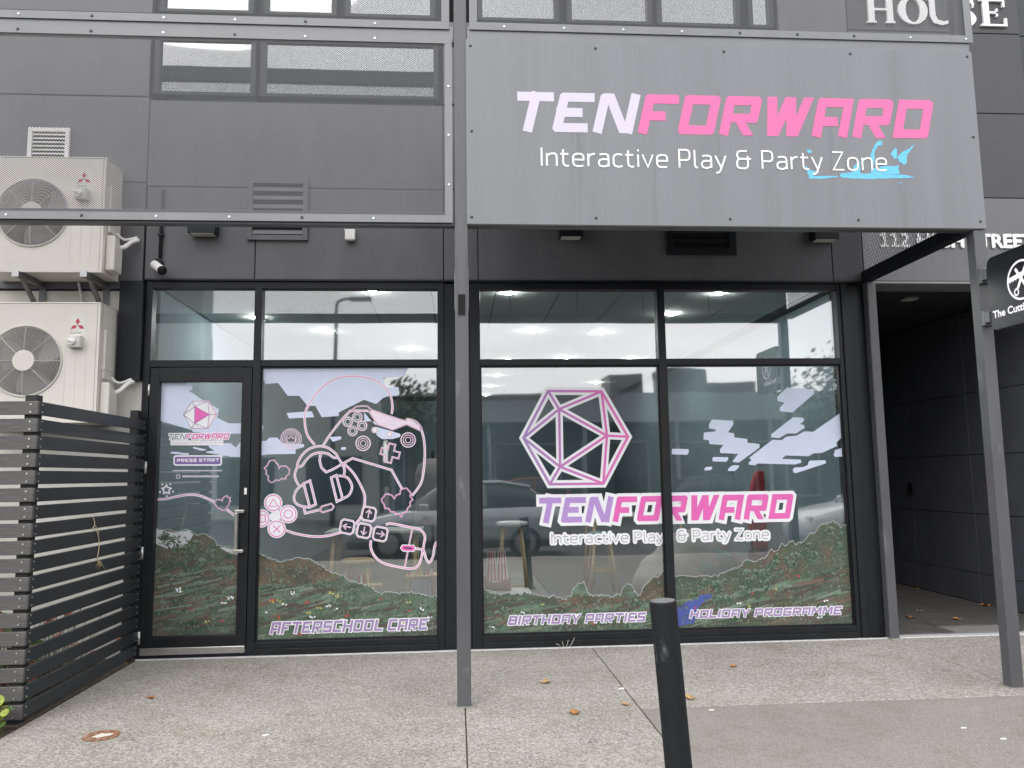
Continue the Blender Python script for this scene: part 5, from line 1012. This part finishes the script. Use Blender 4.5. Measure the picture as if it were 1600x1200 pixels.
def sgn(bm, pts2, w, mi, closed=False, dx=0.0):       # stroke in the y,z plane of the sign face
    tmp = MB(); tmp.stroke([(-y, z) for y, z in pts2], w, 0, mi, closed); bm.add([(xf-dx, -a, c) for a, _, c in tmp.v], tmp.f, mi)
sgn(b, [(cy+cr*math.cos(i*2*math.pi/n), cz+cr*math.sin(i*2*math.pi/n)) for i in range(n)], 0.014, 0, True)
for s in (-1, 1):
    sgn(b, [(cy-s*0.038, cz-0.05), (cy+s*0.046, cz+0.083)], 0.020, 0, dx=0.0005*(s+2)); sgn(b, [(cy-s*0.050+0.018*math.cos(i*.5236), cz-0.072+0.021*math.sin(i*.5236)) for i in range(12)], 0.010, 0, True, dx=0.002)
sgn(b, [(cy+0.112, cz+0.018), (cy-0.112, cz+0.050)], 0.030, 0, dx=0.0026)
for k in range(8): sgn(b, [(cy+0.10-k*0.028, cz+0.010+k*0.004), (cy+0.10-k*0.028, cz-0.004+k*0.004)], 0.006, 0, dx=0.003)
b.build('scissors_emblem', GLOW, bs)
for q_ in text_words('The Cutting', 0.0, 0.37, 2.462, 0.048, 0.0, grow=0.002, mi=0, mig=0):
    q_.v = [(xf-0.002+yy_, -1.80-a, c) for a, yy_, c in q_.v]; q_.build('lettering', GLOW, bs)
for z in (2.445, 2.745): MB().box(sx-0.008, sx+0.05, -1.764, -1.720, z, z+0.075).box(3.655, 3.735, -1.7195, FY-0.0005, z-0.015, z+0.09).build('mounting_bracket', GALV, bs, bevel=0.003)

# ------------------------------------------------------------ bollard
bo = thing('bollard', 'leaning scuffed black bollard standing in front of the window', 'bollard', (1.0, -3.44, 0))
BOL = mat('scuffed_black_paint', (0.009, 0.0105, 0.013), 0.6, 0, 0.3, 7, spec=0.25, dirt=((0.085, 0.095, 0.105), 9, 0.60), stretch=(1, 1, 0.45))
(ax, az), (bx2, bz2) = on_plane(1035.5, 939, -3.44), on_plane(1060, 1195, -3.44)
tp = Vector((ax, -3.44, az)); bt = Vector((bx2, -3.44, bz2)); dv = (tp-bt)/(tp.z-bt.z); ft = tp-dv*(tp.z+0.1)
r = 0.0565
b = MB(); b.tube([ft, ft+dv*0.3, tp-dv*0.012, tp-dv*0.004, tp], [r, r, r, r*0.985, r*0.95], 40); b.build('tube', BOL, bo, True)
for p_ in bo.children[0].data.polygons:
    if len(p_.vertices) > 4: p_.use_smooth = False
MB().cyl(tp+dv*0.0005, tp+dv*0.004, r*0.93, r*0.90, n=40).build('cap', mat('bollard_cap', (0.12, 0.12, 0.125), 0.5, 0, 0.2, 30), bo)
MB().cyl((ft.x, ft.y, 0.0003), (ft.x, ft.y, 0.012), 0.085, 0.075, n=32).build('collar', JOINT, bo)

# ------------------------------------------------------------ litter
LEAF = [mat('fallen_leaf_'+n_, c, 0.8, 0, 0.3, 40) for n_, c in (('orange', (0.36, 0.17, 0.05)), ('brown', (0.20, 0.10, 0.05)), ('tan', (0.40, 0.26, 0.12)))]
def leaf(u, v, size, mi, label, rot, z=0.0):
    x, y = on_ground(u, v, z); rnd = random.Random(int(u*7+v)); pts = []
    for i in range(20):
        a = 2*math.pi*i/20; rr2 = size*(0.55+0.45*abs(math.cos(2.5*a+0.3)))*(0.9+rnd.uniform(-.12, .12)); pts.append((x+rr2*math.cos(a+rot), y+rr2*math.sin(a+rot), z+0.006+0.35*size*abs(math.sin(a*1.5+rot))*rnd.uniform(0.5, 1)))
    b = MB(); c = (x, y, z+0.004); b.add([c]+pts, [(0, i+1, (i+1) % 20+1) for i in range(20)]); b.tube([c, (x-size*1.5*math.cos(rot), y-size*1.5*math.sin(rot), z+0.008)], 0.0018, 5)
    o = b.build('fallen_leaf', LEAF[mi]); tag(o, label, 'leaf', 'fallen autumn leaves')
for (u, v, s, mi, lab, rot, z) in ((852,1067,.045,2,'tan fallen leaf on the slab right of the middle post',.3,0), (897,1115,.045,0,'orange curled leaf lying nearest the bollard on the left',1.2,0), (978,1102,.03,2,'pale fallen leaf beside the slab joint left of the bollard',2.2,0), (1146,1042,.035,0,'small orange leaf below the words HOLIDAY PROGRAMME',.8,0), (1078,1092,.045,2,'tan leaf right beside the bollard on its right',1.9,0),
   (236,1091,.03,0,'small orange leaf in front of the glazed door',.2,0), (494,1019,.035,1,'brown leaf against the sill below AFTERSCHOOL CARE',.9,0.004), (415,1023,.03,2,'tan leaf at the sill beside the door',.9,0.004), (195,1038,.028,0,'orange leaf at the foot of the fence by the door',2.,0), (975,1006,.03,0,'rusty leaf stalk at the sill below BIRTHDAY PARTIES',2.6,0.004),
   (1422,966,.05,1,'brown leaf on the entrance tiles nearest the back post',.4,0.019), (1495,968,.05,0,'orange brown leaf in the middle of the entrance tiles',1.4,0.019), (1540,947,.06,0,'large orange leaf against the dark entrance wall',2.4,0.019), (1436,955,.03,2,'thin tan leaf on the entrance tiles',3.,0.019), (1434,921,.035,2,'far small leaf at the foot of the entrance wall',1.,0.019)):
    leaf(u, v, s, mi, lab, rot, z)
x, y = on_ground(970, 1078); o = MB().cyl((x-0.018, y-0.008, 0.006), (x+0.018, y+0.010, 0.006), 0.0055, n=10).box(x+0.010, x+0.024, y+0.002, y+0.016, 0.001, 0.011).build('cigarette_end', mat('cigarette_paper', (0.75, 0.73, 0.68), 0.8)); tag(o, 'white cigarette end lying on the slab joint', 'litter')
for u, v, lab in ((415,1149,'white paper scrap on the pavement left of the middle post'), (1506,1138,'white scrap on the asphalt nearest the right post'), (1568,1155,'white scrap on the asphalt at the right edge'), (1112,1110,'tiny white scrap right of the bollard')):
    x, y = on_ground(u, v); o = MB().prism_z([(x-0.02, y-0.006), (x+0.004, y-0.011), (x+0.021, y+0.003), (x+0.006, y+0.010), (x-0.015, y+0.007)], 0.0005, 0.004).build('paper_scrap', mat('scrap_paper', (0.7, 0.7, 0.68), 0.9)); tag(o, lab, 'litter')
gc = thing('ground_cap', 'rusty round cap set into the pavement near the fence', 'cap', (-2.02, -1.99, 0)); x, y = on_ground(158, 1150)
MB().cyl((x, y, 0.0005), (x, y, 0.004), 0.098, n=36).build('rim', mat('rust', (0.22, 0.10, 0.05), 0.9, 0, 0.5, 40, dirt=((0.36, 0.30, 0.24), 30, 0.52)), gc); MB().prism_z([(x-0.04, y-0.03), (x+0.0, y-0.045), (x+0.055, y-0.01), (x+0.06, y+0.03), (x+0.01, y+0.02), (x-0.01, y+0.035)], 0.0045, 0.006).build('pale_patch', mat('pale_scale', (0.62, 0.58, 0.52), 0.9), gc)
o = MB(); 
for k in range(4):
    P = [on_ground(872+k*4, 1006-0*k, 0.0)]; x, y = P[0]; o.tube(smooth_path([(x, -0.045, 0.004), (x+0.012*(k-1), -0.06, 0.025), (x+0.03*(k-1.2), -0.055, 0.035+0.015*k)], 4), 0.0022, 5)
o = o.build('dry_twig', mat('dry_grass', (0.5, 0.46, 0.38), 0.9)); tag(o, 'dry pale weed sprig at the sill below BIRTHDAY PARTIES', 'weed')
# plants behind and before the fence
PLG = mat('leaf_green', (0.10, 0.20, 0.04), 0.5, 0, 0.35, 25); PLY = mat('leaf_yellow_green', (0.28, 0.33, 0.05), 0.5, 0, 0.3, 25); PLR = mat('leaf_red', (0.32, 0.07, 0.04), 0.5, 0, 0.3, 25); STM = mat('plant_stem', (0.10, 0.12, 0.04), 0.7)
def plant(label, cx, cy, nleaf, spread, h0, h1, size, mats_, seed, rnd_leaf=True):
    t = thing('leafy_plant', label, 'plant', (cx, cy, 0.01)); rnd = random.Random(seed); lv = MB(); sm = MB()
    for i in range(nleaf):
        x = cx+rnd.gauss(0, spread[0]); x = min(x, -2.70) if rnd_leaf is False else x; y = cy+rnd.gauss(0, spread[1]); y = max(y, -1.66) if rnd_leaf is False else y; z = rnd.uniform(h0, h1); s = size*rnd.uniform(.6, 1.2); nrm = Vector((rnd.gauss(0, .5), rnd.gauss(-.5, .5), 1)).normalized(); a = nrm.orthogonal().normalized(); c = nrm.cross(a); k = 8 if rnd_leaf else 6
        lv.add([Vector((x, y, z))+nrm*(-0.15*s)]+[Vector((x, y, z))+a*(s*math.cos(q*2*math.pi/k)*(1 if rnd_leaf else 1.5))+c*(s*(1 if rnd_leaf else .5)*math.sin(q*2*math.pi/k)) for q in range(k)], [(0, q+1, (q+1) % k+1) for q in range(k)], rnd.randrange(len(mats_)))
        sm.tube([(cx+(x-cx)*.5, cy+(y-cy)*.5, 0.0), (x, y, z)], 0.002, 4)
    lv.build('leaves', mats_, t, True); sm.build('stems', STM, t)
plant('round leaved green plant poking out at the foot of the fence corner', -2.66, -1.90, 26, (0.07, 0.05), 0.02, 0.22, 0.035, [PLG, PLY], 3)
plant('low red and green plant behind the fence slats', -3.0, -0.8, 150, (0.22, 0.4), 0.05, 0.55, 0.04, [PLR, PLG, PLR], 4, False)
plant('bushy green plant behind the fence corner', -3.1, -1.45, 140, (0.25, 0.15), 0.03, 0.6, 0.04, [PLG, PLG, PLY], 5, False)
# ------------------------------------------------------------ furniture inside the shop
WOOD = mat('pale_timber', (0.58, 0.41, 0.23), 0.5, 0, 0.15, 8, stretch=(6, 6, 1)); TOPW = mat('white_laminate', (0.70, 0.70, 0.68), 0.35); TEAL = mat('teal_cloth', (0.16, 0.32, 0.33), 0.9, 0, 0.15, 12); TAUPE = mat('taupe_cloth', (0.42, 0.38, 0.36), 0.9, 0, 0.12, 10); REDC = mat('red_upholstery', (0.45, 0.04, 0.05), 0.5); DKC = mat('dark_upholstery', (0.03, 0.03, 0.035), 0.6)
def leg4(t, cx, cy, hx_, hy_, zt, sp, r=0.02, m=None):
    for sx_ in (-1, 1):
        for sy_ in (-1, 1): MB().cyl((cx+sx_*(hx_+sp), cy+sy_*(hy_+sp), 0.021), (cx+sx_*hx_, cy+sy_*hy_, zt), r*0.8, r, n=10).build('leg', m or WOOD, t, True)
def table(label, cx, cy, w, dp, zt):
    t = thing('high_table', label, 'table', (cx, cy, 0.02)); MB().box(cx-w/2, cx+w/2, cy-dp/2, cy+dp/2, zt-0.03, zt).build('table_top', TOPW, t, bevel=0.006); leg4(t, cx, cy, w/2-0.09, dp/2-0.08, zt-0.031, 0.05, 0.024); return t
def stool(label, cx, cy, zt, seat):
    t = thing('stool', label, 'stool', (cx, cy, 0.02)); b = MB()
    b.tube([(cx, cy, zt-0.05), (cx, cy, zt-0.045), (cx, cy, zt-0.01), (cx, cy, zt)], [0.13, 0.165, 0.165, 0.14], 24); b.build('seat', seat, t, True); leg4(t, cx, cy, 0.085, 0.085, zt-0.051, 0.09, 0.017)
    for s_ in (-1, 1): MB().box(cx-0.13, cx+0.13, cy+s_*0.125-0.009, cy+s_*0.125+0.009, 0.30, 0.325).build('stretcher', WOOD, t)
    return t
def at(u, v, y): return on_plane(u, v, y)
tx, tz = at(585, 828, 1.7); table('white topped high table with timber legs behind the left window', tx, 1.85, 1.0, 0.6, tz)
sx_, sz_ = at(560, 872, 1.2); stool('low timber stool in front of the high table, left window', sx_, 1.15, sz_, WOOD)
sx_, sz_ = at(800, 815, 1.3); stool('white seated timber stool beside the toy ship', sx_, 1.35, sz_, TOPW)
sx_, sz_ = at(940, 800, 2.6); stool('timber stool far inside below the wordmark, right window', sx_, 2.7, 0.75, TEAL); table('far white high table in the middle of the room', sx_+0.6, 3.6, 1.3, 0.7, 0.92)
# toy ship with striped sails
(xl, zb_), (xr_, zt_) = at(752, 924, 0.36), at(800, 852, 0.36); cx = (xl+xr_)/2; hh = zt_-zb_; wd_ = xr_-xl
ts = thing('toy_ship', 'toy sailing ship with red and white striped sails in the window', 'toy', (cx, 0.36, zb_))
HUL = mat('brown_toy_plastic', (0.20, 0.09, 0.045), 0.4, 0, 0.3, 60); SAILR = mat('red_sail', (0.70, 0.045, 0.075), 0.6); SAILW = mat('white_sail', (0.88, 0.86, 0.84), 0.6)
b = MB(); st2 = []
for i in range(9):
    t_ = i/8; x = cx-wd_*0.46+wd_*0.92*t_; wdt = 0.052*(1-abs(2*t_-1)**3)+0.008; dk = zb_+hh*(0.20+0.10*(2*t_-1)**2+(0.06 if t_ < 0.25 else 0)); st2 += [(x, 0.36-wdt, dk), (x, 0.36-wdt*0.7, zb_+0.03), (x, 0.36, zb_), (x, 0.36+wdt*0.7, zb_+0.03), (x, 0.36+wdt, dk)]
b.add(st2, [(i*5+j, (i+1)*5+j, (i+1)*5+j+1, i*5+j+1) for i in range(8) for j in range(4)]+[(i*5, i*5+4, (i+1)*5+4, (i+1)*5) for i in range(8)]+[(0, 1, 2, 3, 4), (44, 43, 42, 41, 40)]); b.build('hull', HUL, ts)
for mx_, top in ((-0.17, 0.98), (0.16, 1.0)):
    MB().cyl((cx+mx_*wd_, 0.37, zb_+0.15*hh), (cx+mx_*wd_, 0.37, zb_+top*hh), 0.006, 0.003, n=8).build('mast', HUL, ts, True)
    for (z0, z1, w0, w1) in ((0.26, 0.60, 0.40, 0.34), (0.61, 0.88, 0.32, 0.24)):
        sb = MB(); n = 7
        for i in range(n):
            for a, c in ((i/n, (i+1)/n),):
                q = []
                for (s_, zf) in ((a, 0), (c, 0), (c, 1), (a, 1)): ww = (w0*(1-zf)+w1*zf)*wd_; q.append((cx+mx_*wd_+(s_-0.5)*ww, 0.345-0.03*math.sin(math.pi*s_)*(1.2-zf*0.5), zb_+hh*(z0+(z1-z0)*zf)))
                sb.add(q, [(0, 1, 2, 3)], i % 2)
        sb.build('sail', [SAILW, SAILR], ts, True)
MB().box(cx-0.25, cx+0.3, 0.2, 0.55, 0.021, zb_-0.002).build('plinth', TOPW, ts)
def blob(name, label, cat, cx, cy, cz, rx, ry, rz, m, seed, flat=0.0):
    bm = bmesh.new(); bmesh.ops.create_icosphere(bm, subdivisions=4, radius=1.0); rnd = random.Random(seed); ph = [rnd.uniform(0, 6) for _ in range(6)]
    for v in bm.verts:
        p = v.co.copy(); k = 1+0.10*math.sin(3*p.x+ph[0])*math.sin(4*p.z+ph[1])+0.05*math.sin(9*p.x+ph[2]+3*p.y)*math.sin(8*p.z+ph[3])
        v.co = Vector((cx+p.x*rx*k, cy+p.y*ry*k, cz+max(p.z, -0.72)*rz*k))
    me = bpy.data.meshes.new(name); bm.to_mesh(me); bm.free(); me.materials.append(m)
    for p in me.polygons: p.use_smooth = True
    o = bpy.data.objects.new(name, me); COL.objects.link(o); tag(o, label, cat); return o
x, z = at(1085, 915, 0.75); blob('bean_bag', 'big taupe bean bag behind the right window', 'bean bag', x, 0.85, 0.40, 0.52, 0.42, 0.48, TAUPE, 1)
x, z = at(1112, 885, 0.55); blob('cushion', 'teal cushion lying on the taupe bean bag', 'cushion', x, 0.55, z, 0.24, 0.10, 0.17, TEAL, 2)
gx, _ = at(1213, 780, 2.0); gt = thing('gaming_chair', 'red and black high backed chair inside the right window', 'chair', (gx, 2.1, 0.02))
b = MB(); b.prism([(gx-0.20, 0.55), (gx+0.20, 0.55), (gx+0.25, 0.9), (gx+0.19, 1.30), (gx+0.13, 1.46), (gx-0.13, 1.46), (gx-0.19, 1.30), (gx-0.25, 0.9)], 2.22, 2.32); b.build('backrest', REDC, gt, bevel=0.03); MB().box(gx-0.26, gx+0.26, 1.82, 2.30, 0.44, 0.55).build('seat', DKC, gt, bevel=0.03)
for s_ in (-1, 1): MB().box(gx+s_*0.29-0.03, gx+s_*0.29+0.03, 1.9, 2.2, 0.68, 0.72).box(gx+s_*0.29-0.015, gx+s_*0.29+0.015, 2.03, 2.07, 0.5, 0.68).build('armrest', DKC, gt, bevel=0.008)
MB().cyl((gx, 2.06, 0.10), (gx, 2.06, 0.44), 0.03, n=12).build('gas_lift', BLACK, gt)
for k in range(5): a = k*1.2566; MB().cyl((gx, 2.06, 0.09), (gx+0.28*math.cos(a), 2.06+0.28*math.sin(a), 0.05), 0.022, 0.015, n=8).build('base_spoke', BLACK, gt); 
cx_, _ = at(676, 790, 1.0); ct = thing('coat_stand', 'pale pinkish jacket hanging on a stand at the left window edge', 'coat stand', (cx_, 1.0, 0.02))
b = MB(); n = 16; rows_ = [(1.62, 0.05), (1.56, 0.14), (1.45, 0.17), (1.25, 0.16), (1.05, 0.17), (0.98, 0.17)]; V = []
for z, r_ in rows_:
    for i in range(n): a = 2*math.pi*i/n; k = 1+0.12*math.sin(5*a+z*6); V.append((cx_+r_*k*math.cos(a), 1.0+0.6*r_*k*math.sin(a), z))
b.add(V, [(j*n+i, j*n+(i+1) % n, (j+1)*n+(i+1) % n, (j+1)*n+i) for j in range(len(rows_)-1) for i in range(n)]); b.build('jacket', mat('pink_grey_cloth', (0.42, 0.36, 0.37), 0.9), ct, True); MB().cyl((cx_, 1.0, 0.02), (cx_, 1.0, 1.70), 0.015, n=10).build('pole', DKC, ct); MB().cyl((cx_, 1.0, 0.021), (cx_, 1.0, 0.045), 0.17, n=24).build('foot', DKC, ct)
x, z = at(662, 898, 0.45); bt_ = thing('low_shelf', 'small timber shelf with a clear box at the left window corner', 'shelf', (x, 0.5, 0.02)); MB().box(x-0.16, x+0.12, 0.38, 0.62, z-0.02, z).build('shelf_top', WOOD, bt_, bevel=0.004); MB().box(x-0.15, x-0.12, 0.39, 0.61, 0.021, z-0.0205).box(x+0.08, x+0.11, 0.39, 0.61, 0.021, z-0.0205).build('shelf_side', WOOD, bt_); MB().box(x-0.10, x+0.05, 0.42, 0.56, 0.2, z-0.03).build('storage_box', mat('clear_box', (0.45, 0.5, 0.6), 0.2), bt_, bevel=0.01)
for k in range(7): MB().box(x-0.14+k*0.034, x-0.12+k*0.034, 0.42+0.02*(k % 3), 0.45+0.02*(k % 3), z+0.0005, z+0.02+0.015*((k*5) % 4)).build('toy_block', [REDC, TOPW, WOOD, YELF, DKC][k % 5], bt_)
x, z = at(565, 904, 0.35); pk = thing('packet', 'small red and white packet just behind the left meadow film', 'packet', (x, 0.35, z-0.1)); MB().box(x-0.028, x+0.03, 0.33, 0.36, z-0.05, z+0.035).build('carton', REDC, pk, bevel=0.002); MB().box(x-0.010, x+0.012, 0.3285, 0.3295, z-0.045, z+0.03).build('label_panel', TOPW, pk); MB().box(x-0.15, x+0.18, 0.28, 0.42, z-0.075, z-0.051).build('ledge', WOOD, pk)

# ------------------------------------------------------------ across the street (seen in the glass)
far_walk = struct(MB().box(-60, 60, -26.0, -22.0, -0.13, 0.0).build('far_pavement', mat('far_concrete', (0.33, 0.33, 0.32), 0.9, 0, 0.15, 2)))
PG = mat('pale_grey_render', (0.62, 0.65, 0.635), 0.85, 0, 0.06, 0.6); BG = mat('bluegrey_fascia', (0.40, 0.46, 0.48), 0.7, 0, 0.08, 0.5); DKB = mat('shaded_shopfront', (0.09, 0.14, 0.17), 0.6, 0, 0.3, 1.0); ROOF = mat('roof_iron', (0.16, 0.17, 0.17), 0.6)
WG = mat('far_window_glass', (0.02, 0.03, 0.035), 0.1)
def far_building(label, x0, x1, y, dp, h, m, win, storeys, roofh=0.0):
    t = thing('shop_house', label, 'building', ((x0+x1)/2, y, 0)); MB().box(x0, x1, y-dp, y, -0.05, h).build('wall', m, t)
    MB().box(x0-0.1, x1+0.1, y-dp-0.1, y+0.1, h+0.002, h+0.22).build('parapet', ROOF, t)
    n = max(1, int((x1-x0)/win))
    for s_ in range(storeys):
        for i in range(n):
            a = x0+(x1-x0)*(i+0.18)/n; c = x0+(x1-x0)*(i+0.82)/n; z0 = 0.9+s_*3.2 if s_ else 0.4; w = MB().box(a, c, y-0.02, y+0.05, z0, z0+1.9).build('window', BLACK, t); MB().box(a+0.06, c-0.06, y+0.051, y+0.056, z0+0.06, z0+1.84).build('pane', WG, w)
    return t
XA, _ = at(313, 500, 20); far_building('tall pale grey building across the street', XA-5, XA, -20.0, 1.2, 9.6, PG, 40, 0)
XB0, _ = at(318, 600, 25); XB1, ZB = at(592, 580, 25); far_building('pale grey two storey building across the street', XB0, XB1, -25.0, 2.0, ZB, PG, 3.2, 1)
XC0, _ = at(606, 600, 25); row = thing('shop_row', 'long low blue grey shop row with verandah across the street', 'building', (12, -25, 0))
_, ZC1 = at(900, 628, 25); _, ZC0 = at(900, 652, 25)
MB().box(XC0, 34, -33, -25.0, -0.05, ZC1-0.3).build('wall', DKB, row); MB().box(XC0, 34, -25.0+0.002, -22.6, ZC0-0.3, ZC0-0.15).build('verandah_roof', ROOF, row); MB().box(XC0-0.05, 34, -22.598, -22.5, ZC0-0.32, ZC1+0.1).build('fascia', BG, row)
for i in range(9): MB().box(XC0+0.3+i*3.6, XC0+0.42+i*3.6, -22.75, -22.63, 0.0, ZC0-0.302).build('verandah_post', BG, row)
for i in range(8):
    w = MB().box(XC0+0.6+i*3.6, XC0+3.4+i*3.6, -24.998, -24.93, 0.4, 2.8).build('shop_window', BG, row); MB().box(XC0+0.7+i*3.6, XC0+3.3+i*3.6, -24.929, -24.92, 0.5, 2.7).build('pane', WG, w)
for (u, v, w) in ((972, 588, 1.5), (1062, 578, 1.9), (1135, 600, 2.0)):
    x, z = at(u, v, 27); MB().box(x-w/2, x+w/2, -28, -26.2, ZC1-0.31, z).build('roof_plant_room', ROOF, row)
hl = MB(); P = []
for i in range(61):
    x = -150+i*5; P.append((x, 6+10*math.exp(-((x-75)/38)**2)+3*math.sin(x*.07)+1.2*math.sin(x*.31)))
hl.prism([(p[0], p[1]) for p in P]+[(150, -1), (-150, -1)], -150, -140); struct(hl.build('hills', mat('wooded_hill', (0.09, 0.13, 0.10), 0.95, 0, 0.3, 0.2)))
def tree(label, x, y, h, r, seed):
    t = thing('street_tree', label, 'tree', (x, y, 0)); rnd = random.Random(seed)
    tr = MB(); tr.tube([(x, y, -0.1), (x+0.05, y, h*0.3), (x-0.05, y, h*0.6), (x, y, h*0.85)], [0.16, 0.13, 0.08, 0.03], 8)
    for k in range(6): a = k*1.05; tr.tube([(x, y, h*(0.35+0.06*k)), (x+r*.6*math.cos(a), y+r*.6*math.sin(a), h*(0.55+0.06*k))], [0.05, 0.015], 5)
    tr.build('trunk', mat('bark', (0.10, 0.08, 0.06), 0.95), t, True); lv = MB()
    cl_ = [(x+rnd.gauss(0, r*.42), y+rnd.gauss(0, r*.42), h*(0.68+rnd.gauss(0, .13))) for _ in range(16)]
    for k in range(1500):
        c = rnd.choice(cl_); p = Vector(c)+Vector((rnd.gauss(0, r*.2), rnd.gauss(0, r*.2), rnd.gauss(0, r*.17))); s_ = rnd.uniform(.07, .14); n_ = Vector((rnd.gauss(0, 1), rnd.gauss(0, 1), rnd.gauss(0, 1))).normalized(); a = n_.orthogonal()*s_; b_ = n_.cross(a)
        lv.add([p-a, p-b_*.5, p+a, p+b_*.5], [(0, 1, 2, 3)])
    lv.build('crown', mat('tree_leaf', (0.06, 0.10, 0.045), 0.7, 0, 0.4, 3), t)
x, _ = at(1270, 600, 24); tree('leafy tree beyond the parked white car', x, -21.5, 6.6, 2.4, 3)
x, _ = at(640, 640, 22); tree('small street tree across the road', x, -22.3, 5.0, 1.5, 4)
# street lamp
lx, _ = at(522, 520, 20); _, lz = at(528, 466, 20); lt = thing('street_lamp', 'tall grey street lamp with one curved arm across the street', 'street lamp', (lx, -20, 0)); LM = mat('lamp_grey', (0.12, 0.13, 0.13), 0.5)
MB().tube([(lx, -20, -0.1), (lx, -20, 3), (lx+0.03, -20, lz-0.5)], [0.10, 0.085, 0.06], 12).build('pole', LM, lt, True); MB().tube(smooth_path([(lx+0.03, -20, lz-0.55), (lx+0.08, -20, lz-0.15), (lx+0.30, -20, lz), (lx+0.55, -20, lz+0.02)]), 0.05, 8).build('arm', LM, lt, True); MB().prism_x([(-20.16, lz-0.05), (-19.84, lz-0.05), (-19.88, lz+0.08), (-20.12, lz+0.08)], lx+0.5, lx+1.25).build('lamp_head', LM, lt, bevel=0.02)
# parked cars
TYRE = mat('tyre', (0.015, 0.015, 0.016), 0.8); RIM = mat('alloy_rim', (0.4, 0.4, 0.42), 0.3, 0.8); CARG = mat('car_glass', (0.02, 0.025, 0.03), 0.06); LAMPW = mat('headlamp', (0.7, 0.72, 0.75), 0.1); LAMPR = mat('tail_lamp', (0.35, 0.01, 0.01), 0.2)
def car(label, x0, yc, m, dirn=1):
    t = thing('parked_car', label, 'car', (x0+2.15, yc, -0.13)); zb = -0.13; X = (lambda a: x0+a) if dirn > 0 else (lambda a: x0+4.3-a); hw = 0.86
    def loft(rows_, name, mm, bev=0.0):      # rows: (a, [(half width, z), ...]) along the car
        b = MB(); k = len(rows_[0][1])
        for a, pr in rows_:
            for w_, z_ in pr: b.v.append((X(a), yc-w_, zb+z_))
            for w_, z_ in pr[::-1]: b.v.append((X(a), yc+w_, zb+z_))
        n2 = 2*k
        for i in range(len(rows_)-1):
            for j in range(n2): b.f.append((i*n2+j, i*n2+(j+1) % n2, (i+1)*n2+(j+1) % n2, (i+1)*n2+j)); b.m.append(0)
        b.f.append(tuple(range(n2-1, -1, -1))); b.m.append(0); q = (len(rows_)-1)*n2; b.f.append(tuple(range(q, q+n2))); b.m.append(0)
        return b.build(name, mm, t, True, bev)
    S_ = lambda w_, zt, k=1.0: [(w_*0.92, 0.22), (w_, 0.42), (w_*1.0, 0.62), (w_*0.95, zt*0.97), (w_*0.82, zt)]
    loft([(0.0, S_(hw*.72, .60)), (0.10, S_(hw*.88, .70)), (0.5, S_(hw*.98, .80)), (1.15, S_(hw, .92)), (2.2, S_(hw, .95)), (3.4, S_(hw, .97)), (4.0, S_(hw*.97, .95)), (4.22, S_(hw*.9, .86)), (4.3, S_(hw*.8, .72))], 'body', m)
    G_ = lambda w_, z0_, zt: [(w_, z0_), (w_*0.93, (z0_+zt)/2), (w_*0.80, zt-0.04), (w_*0.70, zt)]
    loft([(1.10, G_(hw*.80, .90, .93)), (1.75, G_(hw*.88, .92, 1.36)), (2.2, G_(hw*.90, .93, 1.44)), (3.0, G_(hw*.90, .93, 1.44)), (3.5, G_(hw*.88, .93, 1.36)), (4.05, G_(hw*.78, .92, .97))], 'glasshouse', CARG)
    loft([(1.72, [(hw*.72, 1.352), (hw*.66, 1.385)]), (2.2, [(hw*.74, 1.43), (hw*.66, 1.475)]), (3.0, [(hw*.74, 1.43), (hw*.66, 1.475)]), (3.55, [(hw*.72, 1.335), (hw*.66, 1.375)])], 'roof', m)
    for s_ in (-1, 1):
        for a in (2.62,): MB().prism([(X(a-0.05), zb+0.92), (X(a+0.05), zb+0.92), (X(a+0.03), zb+1.42), (X(a-0.03), zb+1.42)], yc+s_*hw*0.87-0.01, yc+s_*hw*0.87+0.012).build('door_pillar', m, t)
        for a in (0.82, 3.42):
            w = MB().cyl((X(a), yc+s_*(hw-0.20), zb+0.31), (X(a), yc+s_*(hw+0.005), zb+0.31), 0.31, n=28).build('wheel', TYRE, t, True, 0.03); MB().cyl((X(a), yc+s_*(hw+0.0055), zb+0.31), (X(a), yc+s_*(hw+0.012), zb+0.31), 0.20, 0.18, n=20).build('rim', RIM, w)
        MB().box(min(X(0.03), X(0.25)), max(X(0.03), X(0.25)), yc+s_*0.58-0.13, yc+s_*0.58+0.13, zb+0.58, zb+0.70).build('headlight', LAMPW, t, bevel=0.03); MB().box(min(X(4.12), X(4.29)), max(X(4.12), X(4.29)), yc+s_*0.60-0.12, yc+s_*0.60+0.12, zb+0.68, zb+0.84).build('tail_light', LAMPR, t, bevel=0.03); MB().box(min(X(1.42), X(1.60)), max(X(1.42), X(1.60)), yc+s_*0.98-0.08, yc+s_*0.98+0.08, zb+0.93, zb+1.05).build('wing_mirror', m, t, bevel=0.03)
    return t
cx1, _ = at(548, 760, 9.2); car('silver parked car across from the left window', cx1, -9.2, mat('silver_car_paint', (0.42, 0.44, 0.45), 0.25, 0.4, coat=0.6), 1)
cx2, _ = at(1240, 760, 9.2); car('white parked car across from the right window', cx2, -9.2, mat('white_car_paint', (0.72, 0.73, 0.73), 0.3, coat=0.6), 1)
cx3, _ = at(760, 760, 18); car('red parked car on the far side of the street', cx3, -20.3, mat('red_car_paint', (0.33, 0.03, 0.03), 0.3, coat=0.6), -1)
cx4, _ = at(1040, 760, 18); car('dark blue parked car on the far side of the street', cx4+0.4, -20.3, mat('blue_car_paint', (0.03, 0.05, 0.10), 0.3, coat=0.6), -1)
